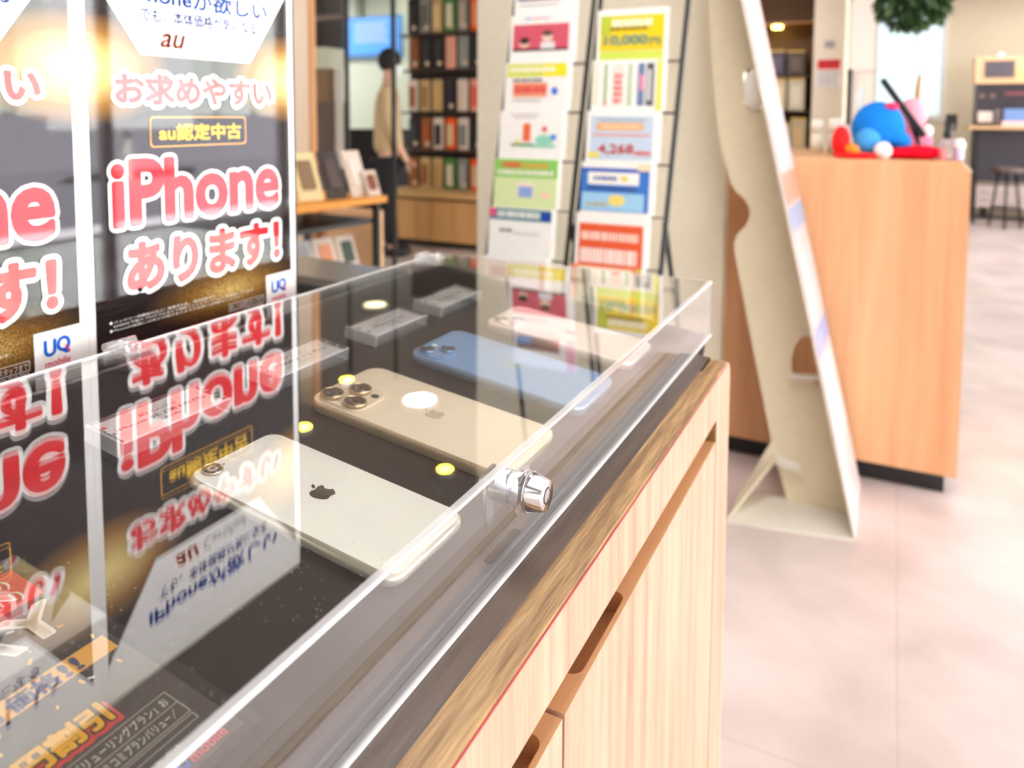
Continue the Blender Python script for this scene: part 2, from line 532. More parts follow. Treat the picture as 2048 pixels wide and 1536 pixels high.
# shopfront on the right: glass with mullions, low sill
g = G(); g.box(X1, X1 + 0.08, Y0, Y1, ZF, ZF + 0.12); g.box(X1, X1 + 0.08, Y0, Y1, ZC - 0.12, ZC)
for y in (-4.0, -2.0, 0.0, 2.0, 4.0, 6.0, 8.0, 10.92):
    g.box(X1, X1 + 0.08, y, y + 0.08, ZF, ZC)
struct('wall_right', g, WHITE)
g = G(); g.box(X1 + 0.03, X1 + 0.042, Y0 + 0.08, Y1 - 0.08, ZF + 0.12, ZC - 0.12); struct('window_2', g, GLASS)
# pillar behind the brochure rack
g = G(); g.box(-1.465, -0.505, 2.6, 2.95, ZF, ZC); struct('trim_1', g, mat('pillar_white', (248, 238, 216), 0.6))
# narrow pillar with a wood edge at the left
g = G(); g.box(-3.75, -3.207, 3.6, 3.64, ZF, ZC); g.box(-3.207, -3.187, 3.595, 3.64, ZF, ZC, 1)
struct('trim_2', g, [mat('pillar_cream', (242, 222, 200), 0.6), mat('pillar_wood_edge', (206, 150, 100), 0.5)])
# white column and partition on the right
g = G(); g.box(-0.695, -0.43, 7.5, 8.1, ZF, ZC); struct('trim_3', g, mat('column_cream', (222, 208, 186), 0.6))
# outdoors: street and the building across it
g = G(); g.box(6.6, 60, -40, 60, ZF - 0.2, ZF - 0.12); struct('ground', g, mat('asphalt', (112, 110, 118), 0.8))
g = G(); g.box(X1 + 0.08, 6.6, -40, 60, ZF - 0.2, ZF - 0.02); struct('pavement', g, mat('pavement_concrete', (222, 216, 222), 0.8))

# ------------------------------------------------------------------ display counter in front
AL = math.radians(7.7)
ca, sa = math.cos(AL), math.sin(AL)
def zc(x, d=0.246):
    return -(d + sa * x) / ca          # height of the sloping counter top (d: distance of the plane from the eye)
BR = Matrix(((0, -ca, sa), (1, 0, 0), (0, sa, ca)))   # columns: along the counter, up the slope, out of the slope
CY0, CY1 = -0.45, 0.727
XF = -0.1322
t = thing('display_counter', 'light wood display counter with dark sloping top, under the clear acrylic case', 'counter', (-0.31, 0.14, ZF))
g = G(); g.prism([(-0.495, ZF + 0.08), (-0.150, ZF + 0.08), (-0.150, zc(-0.150) - 0.02), (-0.495, zc(-0.495) - 0.02)], 'Y', CY0, 0.668)
part('carcass', g, PEACH, t)
g = G(); g.box(-0.47, -0.17, CY0 + 0.02, 0.70, ZF, ZF + 0.08); part('kickboard', g, BLACK, t)
g = G(); g.prism([(-0.495, zc(-0.495) - 0.02), (-0.1478, zc(-0.1478) - 0.02), (-0.1478, zc(-0.1478)), (-0.495, zc(-0.495))], 'Y', CY0, 0.711)
part('countertop', g, BROWNW, t)
# end panel with a rounded top corner, seen from the front
def endprof(z_top):
    r = 0.016; pts = [(0.669, ZF + 0.02), (CY1, ZF + 0.02)]
    for k in range(9):
        a = math.radians(90 * k / 8); pts.append((CY1 - r + r * math.cos(a), z_top - r + r * math.sin(a)))
    pts.append((0.669, z_top)); return pts
g = G()
for xa, xb, m_ in ((-0.495, -0.3, 1), (-0.3, -0.1478, 1), (-0.1478, XF - 0.0006, 1)):
    g.prism(endprof(zc(xb)), 'X', xa, xb, m_, 1)
b0 = G(); b0.prism(endprof(zc(XF) - 0.0006), 'X', XF - 0.0006, XF, 0)
g.merge(b0)
part('end_panel', g, [PEACH, TANW], t)
g = G(); g.prism([(-0.1478, zc(-0.1478) - 0.0022), (XF, zc(XF) - 0.0022), (XF, zc(XF) - 0.0006), (XF - 0.0006, zc(XF)), (-0.1478, zc(-0.1478))], 'Y', CY0, 0.669)
part('edge_trim', g, TANW, t)
g = G(); g.box(XF - 0.0004, XF + 0.0003, CY0, 0.7105, zc(XF) - 0.0026, zc(XF) - 0.0012); part('edge_line', g, REDLINE, t)
g = G(); g.box(-0.1478, XF, CY0, 0.669, -0.2702, zc(XF) - 0.0024)
part('fascia', g, PEACH, t)

def door(y0, y1, py0, py1):
    """door with a finger pocket scooped out of its top edge"""
    zt, zb, xb, xf = -0.2895, ZF + 0.085, -0.1496, XF
    g = G(); d = 0.013
    xa, xe = -0.148, -0.1352                       # pocket back and front
    r = (xe - xa) / 2
    loop = [(xa + r + r * math.cos(math.radians(-180 * k / 10)), py0 + r + r * math.sin(math.radians(-180 * k / 10))) for k in range(11)]
    loop += [(xa + r + r * math.cos(math.radians(180 - 180 * k / 10)), py1 - r + r * math.sin(math.radians(180 - 180 * k / 10))) for k in range(11)]
    loop = loop[::-1]                              # counter-clockwise seen from above
    n = len(loop)
    # top ring made with bmesh: outer rectangle plus hole
    bm = bmesh.new()
    ov = [bm.verts.new((x, y, zt)) for x, y in ((xb, y0), (xf, y0), (xf, y1), (xb, y1))]
    hv = [bm.verts.new((x, y, zt)) for x, y in loop]
    ed = [bm.edges.new((ov[i], ov[(i + 1) % 4])) for i in range(4)] + [bm.edges.new((hv[i], hv[(i + 1) % n])) for i in range(n)]
    bmesh.ops.triangle_fill(bm, edges=ed, use_beauty=True)
    bm.verts.index_update()
    b = len(g.v)
    g.v += [tuple(v.co) for v in bm.verts]
    for f in bm.faces:
        c = f.calc_center_median()
        ids = [v.index for v in f.verts]
        if f.normal.z < 0: ids = ids[::-1]
        g.face([b + i for i in ids], 1)
    bm.free()
    b = len(g.v)
    g.v += [(x, y, zt) for x, y in loop] + [(x, y, zt - d) for x, y in loop]
    for i in range(n):
        j = (i + 1) % n
        g.face((b + j, b + i, b + n + i, b + n + j), 1, False)
    g.face([b + n + i for i in range(n)], 1)
    b = len(g.v)
    g.v += [(x, y, z) for z in (zb, zt) for x, y in ((xb, y0), (xf, y0), (xf, y1), (xb, y1))]
    for q in ((0, 3, 2, 1), (0, 1, 5, 4), (1, 2, 6, 5), (2, 3, 7, 6), (3, 0, 4, 7)):
        g.face([b + k for k in q], 0)
    return g
part('door', door(0.3215, 0.666, 0.3475, 0.424), [PEACH, RAILW], t)
part('door', door(CY0, 0.3185, 0.225, 0.304), [PEACH, RAILW], t)

# ------------------------------------------------------------------ clear case on the counter
CX0, CX1, CYA, CYB, ZT = -0.4895, -0.1622, -0.40, 0.779, -0.1691
TH = 0.0035
t = thing('acrylic_case', 'clear acrylic display case with sloping sides locked over the smartphones', 'display case', (-0.325, 0.19, zc(-0.325)))
g = G(); g.box(CX0, CX1 - TH, CYA, CYB - TH, ZT - 0.0018, ZT, 0); part('top_panel', g, ACRTOP, t)
def wall_x(x0, x1, mtop=1):
    gg = G(); za, zb = zc(x0) + 0.0004, zc(x1) + 0.0004
    b = len(gg.v)
    gg.v += [(x0, CYA, za), (x1, CYA, zb), (x1, CYB, zb), (x0, CYB, za), (x0, CYA, ZT), (x1, CYA, ZT), (x1, CYB, ZT), (x0, CYB, ZT)]
    for q, m_ in (((0, 3, 2, 1), 1), ((4, 5, 6, 7), mtop), ((0, 1, 5, 4), 1), ((1, 2, 6, 5), 0), ((2, 3, 7, 6), 1), ((3, 0, 4, 7), 0)):
        gg.face(q, m_)
    return gg
part('front_wall', wall_x(CX1 - TH, CX1), [ACRFRONT, ACREDGE], t)
part('back_wall', wall_x(CX0 - TH, CX0), [ACR, ACREDGE], t)
g = G()
g.prism([(CX0, zc(CX0) + 0.0004), (CX1 - TH, zc(CX1 - TH) + 0.0004), (CX1 - TH, ZT), (CX0, ZT)], 'Y', CYB - TH, CYB, 1, 0)
part('far_wall', g, [ACR, ACREDGE], t)
# whitened tubes painting the edge highlight along the upper edges, foot strip along the lower front edge
g = G(); g.tube([(CX1 - 0.0006, CYA, ZT - 0.0012), (CX1 - 0.0006, CYB, ZT - 0.0012)], 0.0010, n=8)
part('front_edge_glint', g, ACRGLINT, t)
g = G(); g.tube([(CX0 - TH + 0.0006, CYA, ZT - 0.0012), (CX0 - TH + 0.0006, CYB, ZT - 0.0012)], 0.0020, n=8)
part('back_edge_glint', g, ACRGLINT, t)
g = G(); g.box(CX1 - 0.0002, CX1 + 0.0012, CYA, CYB, zc(CX1 + 0.0012) + 0.0004, zc(CX1) + 0.0018); part('foot_strip', g, ACRGLINT, t)
# tubular cam lock through the front wall
LY, LZ = 0.343, -0.1945
lk = G()
lk.lathe([(0.0098, -0.0002), (0.0105, 0.0006), (0.0105, 0.0022), (0.0098, 0.003), (0.0080, 0.0098), (0.0074, 0.0102), (0.0012, 0.0102)], (CX1, LY, LZ), 'X', n=40)
lock = part('lock', lk, CHROME, t, label='chrome tubular cam lock')
g = G()
for k in range(26):
    a0, a1 = math.radians(60 + 330 * k / 26), math.radians(60 + 330 * (k + 1) / 26)
    def pt(a, r): return (CX1 + 0.0104, LY + 1.15 * r * math.cos(a), LZ + 1.15 * r * math.sin(a))
    g.poly([pt(a0, 0.0031), pt(a0, 0.0038), pt(a1, 0.0038), pt(a1, 0.0031)][::-1])
part('keyway', g, BLACK, lock)
g = G()
prof = []
for k in range(15):
    prof += [(0.0080, -0.0005 - k * 0.0011), (0.0086, -0.00105 - k * 0.0011)]
g.lathe(prof, (CX1 - TH, LY, LZ), 'X', n=28); part('threaded_barrel', g, STEEL, lock)
g = G(); g.lathe([(0.0128, -0.0062), (0.0128, -0.0036)], (CX1, LY, LZ), 'X', n=6, smooth=False); part('nut', g, CHROME, lock)
g = G(); g.lathe([(0.0052, -0.0225), (0.0052, -0.0205)], (CX1 - TH, LY, LZ), 'X', n=6, smooth=False)
g.lathe([(0.002, -0.0255), (0.002, -0.0225)], (CX1 - TH, LY, LZ), 'X', n=10); part('bolt', g, STEEL, lock)
g = G(); g.prism([(LY - 0.0045, LZ + 0.008), (LY + 0.0045, LZ + 0.008), (LY + 0.0062, LZ - 0.004), (LY + 0.002, LZ - 0.012), (LY + 0.002, LZ - 0.0245), (LY - 0.0052, LZ - 0.0245), (LY - 0.0062, LZ - 0.004)], 'X', CX1 - TH - 0.0205, CX1 - TH - 0.0185)
part('cam_plate', g, STEEL, lock)

# clear hinges with chrome pins on the back edge of the lid
for hy in (0.745, 0.352):
    g = G(); g.box(CX0 - 0.004, CX0 + 0.020, hy - 0.011, hy + 0.011, ZT + 0.0002, ZT + 0.0032); g.tube([(CX0 - 0.005, hy - 0.012, ZT + 0.003), (CX0 - 0.005, hy + 0.012, ZT + 0.003)], 0.0032, n=10)
    hg = part('hinge', g, ACRSIDE, t)
    for dx in (0.008, 0.015):
        g = G(); g.lathe([(0.0022, 0.0), (0.0022, 0.0012), (0.0012, 0.0018)], (CX0 + dx, hy, ZT + 0.0032), 'Z', n=14); part('hinge_pin', g, CHROME, hg)

# dark board lying on the counter inside the case
def slope_thing(name, label, cat, lx, ly, d, group=None):
    R = Vector((0, 1, 0)); U = Vector((-ca, 0, sa)); N = Vector((sa, 0, ca))
    p = R * lx + U * ly - N * d
    return thing(name, label, cat, p, group, BR)
# ly of x at plane distance d:  ly = (-x - d*sa) / ca
def lyof(x, d): return (-x - d * sa) / ca
t = slope_thing('display_board', 'dark charcoal display board under the smartphones inside the clear case', 'board', 0.19, lyof(-0.32, 0.246), 0.2459)
yl0, yl1 = lyof(-0.1805, 0.246) - lyof(-0.32, 0.246), lyof(-0.484, 0.246) - lyof(-0.32, 0.246)
g = G(); g.box(CYA + 0.01 - 0.19, CYB - 0.01 - 0.19, yl0, yl1, 0.0, 0.0025); part('board_panel', g, BOARDM, t, True)
ye = lyof(CX1 - TH - 0.0005, 0.246) - lyof(-0.32, 0.246)
g = G(); g.box(CYA + 0.01 - 0.19, CYB - 0.01 - 0.19, ye, yl0, 0.0, 0.0004); part('base_liner', g, BASEM, t, True)
g = G(); g.rrect(0.337 - 0.19, lyof(-0.1745, 0.246) - lyof(-0.32, 0.246), 0.036, 0.0052, 0.0026, 0.0006); part('slot', g, BLACK, t, True)
g = G(); g.box(CYB - 0.19 - 0.004, CYB - 0.19, yl0 - 0.015, yl1, -0.05, -0.001); part('end_skirt', g, BASEM, t, True)

# ------------------------------------------------------------------ smartphones
def phone(label, lx0, lx1, ly0, ly1, color, kind, frame_col, d=0.2434):
    w, l, th = lx1 - lx0, ly1 - ly0, 0.0074
    t = slope_thing('smartphone', label, 'smartphone', (lx0 + lx1) / 2, (ly0 + ly1) / 2, d, 'smartphones inside the clear case')
    r = 0.0105 if kind == 'single' else 0.0118
    glass = mat('phone_back_%d_%d_%d' % color, color, 0.12 if kind != 'triple' else 0.35, spec=0.5)
    fr = mat('phone_frame_%d_%d_%d' % frame_col, frame_col, 0.2, metal=0.6)
    def loft(levels, m):
        gg = G(); n = 0
        for ins, z in levels:
            pts = rr_pts(0, 0, w - 2 * ins, l - 2 * ins, max(r - ins, 0.001), 7)
            n = len(pts); gg.v += [(p[0], p[1], z) for p in pts]
        for i in range(len(levels) - 1):
            for k in range(n):
                k2 = (k + 1) % n
                gg.face((i * n + k, i * n + k2, (i + 1) * n + k2, (i + 1) * n + k), m, True)
        gg.face(list(range(n))[::-1], m); gg.face([(len(levels) - 1) * n + k for k in range(n)], m)
        return gg
    if kind == 'single':
        lev = [(0.0025, 0), (0.0008, 0.001), (0, 0.003), (0, 0.0044), (0.0008, 0.0062), (0.0022, 0.0071)]
    else:
        lev = [(0.0008, 0), (0, 0.0006), (0, 0.0064), (0.0006, 0.0071)]
    part('frame', loft(lev, 0), fr, t, True)
    ins = 0.0023 if kind == 'single' else 0.0009
    part('back_glass', loft([(ins, 0.0069), (ins, 0.0073), (ins + 0.0004, th)], 0), glass, t, True)
    lg = mat('logo_%s' % kind, (150, 146, 130), 0.12, metal=0.85) if kind == 'single' else mat('logo_pale_%d' % color[0], tuple(min(255, int(c * k)) for c, k in zip(color, (1.35, 1.2, 0.98))) if kind == 'diag' else (225, 190, 182), 0.15, metal=0.4) if kind != 'triple' else mat('logo_gold', (232, 212, 184), 0.2, metal=0.3)
    g = G()
    for pg in swoosh(0, 0.0035 if kind == 'single' else 0.0, 0.0155):
        g.poly([(x, y, th + 0.00006) for x, y in pg])
    part('logo', g, lg, t, True)
    glassy = mat('lens_glass', (18, 16, 22), 0.05, coat=1.0)
    ringm = mat('lens_ring_%s' % kind, frame_col, 0.15, metal=0.9)
    def lens(cx, cy, r_, h, z0):
        gg = G(); gg.lathe([(r_, z0), (r_, z0 + h * 0.8), (r_ * 0.97, z0 + h), (r_ * 0.86, z0 + h), (r_ * 0.84, z0 + h * 0.92)], (cx, cy, 0), 'Z', n=36)
        lo = part('camera_lens', gg, ringm, t, True)
        gg = G(); gg.lathe([(r_ * 0.86, z0 + h * 0.5), (r_ * 0.86, z0 + h * 0.97), (r_ * 0.5, z0 + h * 0.975), (r_ * 0.45, z0 + h * 0.9)], (cx, cy, 0), 'Z', n=36)
        part('lens_glass', gg, glassy, lo, True)
        gg = G(); gg.lathe([(r_ * 0.3, z0 + h * 0.9), (r_ * 0.3, z0 + h * 0.985)], (cx, cy, 0), 'Z', n=24)
        part('lens_element', gg, mat('lens_element', (52, 40, 66), 0.03, coat=1.0), lo, True)
    x_l, y_t = -w / 2, l / 2
    if kind == 'single':
        lens(x_l + 0.0135, y_t - 0.0085, 0.0058, 0.0012, th)
        g = G(); g.lathe([(0.0022, th), (0.0022, th + 0.0002)], (x_l + 0.0275, y_t - 0.0085, 0), 'Z', n=20); part('flash', g, PAPER, t, True)
        g = G(); g.lathe([(0.0007, th), (0.0007, th + 0.0002)], (x_l + 0.0215, y_t - 0.0085, 0), 'Z', n=10); part('microphone', g, BLACK, t, True)
    else:
        s_ = 0.0365 if kind == 'triple' else 0.0285
        cx, cy = x_l + 0.0035 + s_ / 2, y_t - 0.0035 - s_ / 2
        g = G(); g.prism(rr_pts(cx, cy, s_, s_, 0.0095, 7), 'Z', th - 0.0002, th + 0.0014)
        part('camera_plateau', g, mat('plateau_%d' % color[0], tuple(min(255, int(c * 1.03)) for c in color), 0.08, coat=0.6), t, True)
        z0 = th + 0.0014
        if kind == 'triple':
            for dx, dy in ((-0.0094, 0.0096), (-0.0094, -0.0096), (0.0088, 0.0)):
                lens(cx + dx, cy + dy, 0.0081, 0.0024, z0)
            g = G(); g.lathe([(0.0030, z0), (0.0030, z0 + 0.0003)], (cx + 0.0088, cy + 0.0128, 0), 'Z', n=20); part('flash', g, PAPER, t, True)
            g = G(); g.lathe([(0.0028, z0), (0.0028, z0 + 0.0003)], (cx + 0.0088, cy - 0.0128, 0), 'Z', n=20); part('depth_sensor', g, BLACK, t, True)
        else:
            for dx, dy in ((-0.0063, 0.0058), (0.0063, -0.0058)):
                lens(cx + dx, cy + dy, 0.0066, 0.0018, z0)
            g = G(); g.lathe([(0.0024, z0), (0.0024, z0 + 0.0003)], (cx + 0.0075, cy + 0.0075, 0), 'Z', n=20); part('flash', g, PAPER, t, True)
            g = G(); g.lathe([(0.0008, z0), (0.0008, z0 + 0.0003)], (cx - 0.0075, cy - 0.0075, 0), 'Z', n=10); part('microphone', g, BLACK, t, True)
phone('white smartphone with one round camera lens, nearest in the clear case', 0.2706, 0.3381, 0.1650, 0.3052, (244, 240, 228), 'single', (214, 206, 190))
phone('pale gold smartphone with three camera lenses, second from the front', 0.3830, 0.4590, 0.1650, 0.3195, (240, 220, 192), 'triple', (226, 200, 160))
phone('sky blue smartphone with a pale logo, third from the front', 0.4975, 0.5745, 0.1640, 0.3165, (128, 166, 208), 'diag', (150, 184, 216))
phone('pale pink smartphone farthest back in the clear case', 0.6105, 0.6815, 0.1640, 0.3080, (250, 226, 216), 'diagp', (248, 226, 216))

# ------------------------------------------------------------------ acrylic label blocks
def label_block(label, cx, cy, lines, w=0.078, hgt=0.034, th=0.011, rot=0.0):
    t = slope_thing('label_block', label, 'label block', cx, cy, 0.2434, 'acrylic label blocks behind the smartphones')
    g = G(); g.box(-w / 2, w / 2, -hgt / 2, hgt / 2, 0, th, 0)
    for i in range(len(g.f)):
        if i in (4, 5): g.m[i] = 1
        if i in (2, 3): g.m[i] = 2
    o = part('block', g, [ACR, ACREND, ACRSIDE], t, True); bevelled(o, 0.0010, 1).modifiers['bevel'].material = 1  # whitened ends and bevels paint the sparkle of the block edges
    g = G(); g.box(-w / 2 + 0.004, w / 2 - 0.004, -hgt / 2 + 0.0025, hgt / 2 - 0.0025, th * 0.82, th * 0.85); card = part('paper_insert', g, PAPER, t, True)
    g = G(); z = th * 0.85 + 0.0001
    text(g, 'au', -0.012, None, 0.0042, 0.0075, z, 1, 0.01, shear=0.25)
    text(g, 'Certified', -0.003, 0.014, 0.0042, 0.0075, z, 2, 0.0)
    text(g, lines[0], -min(0.031, 0.0019 * len(lines[0]) + 0.004), min(0.031, 0.0019 * len(lines[0]) + 0.004), -0.0032, 0.0018, z, 0, 0.012)
    text(g, lines[1], -0.008, 0.008, -0.0090, -0.0055, z, 2)
    part('lettering', g, [mat('ink', (40, 36, 38), 0.6), mat('orange_ink', (232, 92, 46), 0.6), mat('grey_ink', (120, 116, 116), 0.6)], card, True)
    for sx in (-1, 1):
        for dy in (-0.006, 0.004):
            g = G(); g.lathe([(0.0011, 0.0), (0.0011, th * 0.9), (0.0018, th * 0.93), (0.0018, th * 1.03)], (sx * (w / 2 - 0.0032), dy, 0), 'Z', n=14)
            part('pin', g, CHROME, t, True)
label_block('clear acrylic label block behind the white smartphone', 0.3075, 0.3665, ('iPhone SE (第3世代)', '(64GB)'))
label_block('clear acrylic label block behind the pale gold smartphone', 0.4275, 0.3665, ('iPhone 13 Pro', '(256GB)'))
label_block('clear acrylic label block behind the sky blue smartphone', 0.5395, 0.3665, ('iPhone 14', '(128GB)'))
label_block('clear acrylic label block behind the pale pink smartphone', 0.6435, 0.3675, ('iPhone 13', '(128GB)'))

# ------------------------------------------------------------------ campaign card lying in the case
t = slope_thing('campaign_card', 'dark campaign card in a clear holder with yellow lettering at the front left', 'sign', 0.085, 0.239, 0.2434)
ox, oy = 0.085, 0.239
g = G(); g.box(-0.12, 0.1055, -0.0745, 0.0755, 0.0, 0.0006); g.box(-0.12, 0.1055, -0.0745, 0.0755, 0.0017, 0.0024); part('holder', g, [ACR], t, True)
g = G(); g.box(-0.12, 0.1005, -0.0700, 0.0705, 0.0007, 0.0015); sheet = part('printed_sheet', g, mat('sheet_black', (70, 60, 54), 0.5), t, True)
g = G(); z = 0.00158
def cx_(v): return v - ox
def cy_(v): return v - oy
rect(g, -0.12, cx_(0.1846), cy_(0.2830), cy_(0.3070), z, 1)
text(g, '(THU)', cx_(0.1560), cx_(0.1790), cy_(0.2955), cy_(0.3030), z + .0001, 2, 0.01)
text(g, '(SUN)', cx_(0.1560), cx_(0.1790), cy_(0.2855), cy_(0.2930), z + .0001, 2, 0.01)
text(g, 'AY', cx_(0.1420), cx_(0.1812), cy_(0.2600), cy_(0.2790), z + .0001, 2, fat=0.0012)
rect(g, -0.12, cx_(0.1830), cy_(0.2338), cy_(0.2438), z, 3)
text(g, '価格', cx_(0.1440), cx_(0.1618), cy_(0.2346), cy_(0.2428), z + .0002, 4, fat=0.0004)
text(g, '!!', cx_(0.1636), cx_(0.1700), cy_(0.2350), cy_(0.2424), z + .0002, 4, fat=0.0004)
text(g, '特別', cx_(0.1230), cx_(0.1410), cy_(0.2346), cy_(0.2428), z + .0002, 4, fat=0.0004)
text(g, '円割引', cx_(0.1325), cx_(0.1618), cy_(0.2067), cy_(0.2172), z + .0004, 5, outline=0.0012, mo=0, oz=z + .0002, fat=0.0005)
text(g, '円割引', cx_(0.1320), cx_(0.1632), cy_(0.2048), cy_(0.2152), z + .0001, 1, fat=0.001)
rect(g, cx_(0.1315), cx_(0.1625), cy_(0.2044), cy_(0.2062), z + .00004, 1)
frame_line(g, -0.12, cx_(0.1786), cy_(0.1880), cy_(0.2021), 0.00022, z, 6)
rect(g, -0.12, cx_(0.1786), cy_(0.1948), cy_(0.19502), z, 6)
frame_line(g, -0.12, cx_(0.1784), cy_(0.1838), cy_(0.1870), 0.00022, z, 6)
text(g, '「auマネ活バリューリングプラン」お', cx_(0.1290), cx_(0.1765), cy_(0.1962), cy_(0.2006), z, 6, 0.005)
text(g, '②「コミコミプランバリュー／', cx_(0.1400), cx_(0.1755), cy_(0.1895), cy_(0.1938), z, 6, 0.005)
text(g, '料が異なります。', cx_(0.1440), cx_(0.1690), cy_(0.1770), cy_(0.1812), z, 6, 0.0)
text(g, 'UQ', cx_(0.1580), cx_(0.1648), cy_(0.1705), cy_(0.1755), z, 7, 0.02)
text(g, 'mobile', cx_(0.1655), cx_(0.1800), cy_(0.1705), cy_(0.1750), z, 8, 0.02)
for _ in range(26):                                     # printed confetti
    px, py, a, s1 = random.uniform(0.13, 0.184), random.uniform(0.222, 0.284), random.uniform(0, 3), random.uniform(0.0005, 0.0014)
    ux, uy = math.cos(a) * s1, math.sin(a) * s1
    g.poly([(cx_(px) - ux + uy * .4, cy_(py) - uy - ux * .4, z + .00012), (cx_(px) + ux + uy * .4, cy_(py) + uy - ux * .4, z + .00012), (cx_(px) + ux - uy * .4, cy_(py) + uy + ux * .4, z + .00012), (cx_(px) - ux - uy * .4, cy_(py) - uy + ux * .4, z + .00012)], random.choice((2, 5, 3)))
part('lettering', g, [mat('sheet_outline', (46, 38, 34), 0.5), mat('card_red', (236, 72, 66), 0.5), mat('card_white', (248, 238, 224), 0.5), mat('card_orange', (255, 186, 80), 0.5),
                      mat('card_slate', (104, 104, 128), 0.5), mat('card_yellow', (252, 192, 48), 0.5), mat('card_line', (238, 230, 218), 0.5), mat('card_blue', (30, 104, 214), 0.5), mat('card_pink', (240, 84, 104), 0.5)], sheet, True)

# ------------------------------------------------------------------ posters on the panel behind the case
XP = -0.562
GLOSS = dict(rough=0.03, spec=0.5)
def poster_black():
    m = bpy.data.materials.new('poster_black'); m.use_nodes = True
    nt = m.node_tree; L = nt.links.new; b = nt.nodes['Principled BSDF']
    tc = nt.nodes.new('ShaderNodeTexCoord')
    def glow(cy, cz, ry, rz):
        mp = nt.nodes.new('ShaderNodeMapping')
        mp.inputs['Scale'].default_value = (0, 1 / ry, 1 / rz); mp.inputs['Location'].default_value = (0, -cy / ry, -cz / rz)
        gr = nt.nodes.new('ShaderNodeTexGradient'); gr.gradient_type = 'SPHERICAL'
        L(tc.outputs['Object'], mp.inputs['Vector']); L(mp.outputs['Vector'], gr.inputs['Vector'])
        return gr.outputs['Fac']
    nz = nt.nodes.new('ShaderNodeTexNoise'); nz.inputs['Scale'].default_value = 2200; nz.inputs['Detail'].default_value = 2
    L(tc.outputs['Object'], nz.inputs['Vector'])
    cr = nt.nodes.new('ShaderNodeMapRange'); cr.inputs['From Min'].default_value = 0.4; cr.inputs['From Max'].default_value = 0.62
    L(nz.outputs['Fac'], cr.inputs['Value'])
    a = nt.nodes.new('ShaderNodeMath'); a.operation = 'MAXIMUM'
    L(glow(-0.109, 0.035, 0.075, 0.045), a.inputs[0]); L(glow(0.109, 0.035, 0.075, 0.045), a.inputs[1])
    c = nt.nodes.new('ShaderNodeMath'); c.operation = 'MULTIPLY'
    sq = nt.nodes.new('ShaderNodeMath'); sq.operation = 'POWER'; sq.inputs[1].default_value = 1.6
    L(glow(0.03, -0.168, 0.10, 0.034), sq.inputs[0]); L(sq.outputs[0], c.inputs[0]); L(cr.outputs['Result'], c.inputs[1])
    d = nt.nodes.new('ShaderNodeMath'); d.operation = 'MAXIMUM'; d.use_clamp = True
    L(a.outputs[0], d.inputs[0]); L(c.outputs[0], d.inputs[1])
    rp = nt.nodes.new('ShaderNodeValToRGB')
    rp.color_ramp.elements[0].color = (*lin((34, 26, 28)), 1)
    rp.color_ramp.elements[1].color = (*lin((255, 226, 150)), 1)
    e = rp.color_ramp.elements.new(0.35); e.color = (*lin((150, 104, 44)), 1)
    L(d.outputs[0], rp.inputs['Fac']); L(rp.outputs['Color'], b.inputs['Base Color'])
    b.inputs['Roughness'].default_value = 0.03
    return m
PBLK = poster_black()
pm = [PBLK, mat('poster_white', (246, 240, 240), **GLOSS), mat('poster_red', (222, 38, 48), **GLOSS), mat('poster_yellow', (250, 196, 44), **GLOSS), mat('poster_blue', (24, 96, 206), **GLOSS),
      mat('poster_orange', (236, 92, 40), **GLOSS), mat('poster_grey', (120, 116, 120), **GLOSS), mat('poster_pink', (232, 40, 96), **GLOSS), mat('poster_light', (226, 218, 214), **GLOSS), mat('poster_orange_line', (240, 168, 60), **GLOSS), mat('poster_box_fill', (20, 16, 18), **GLOSS)]
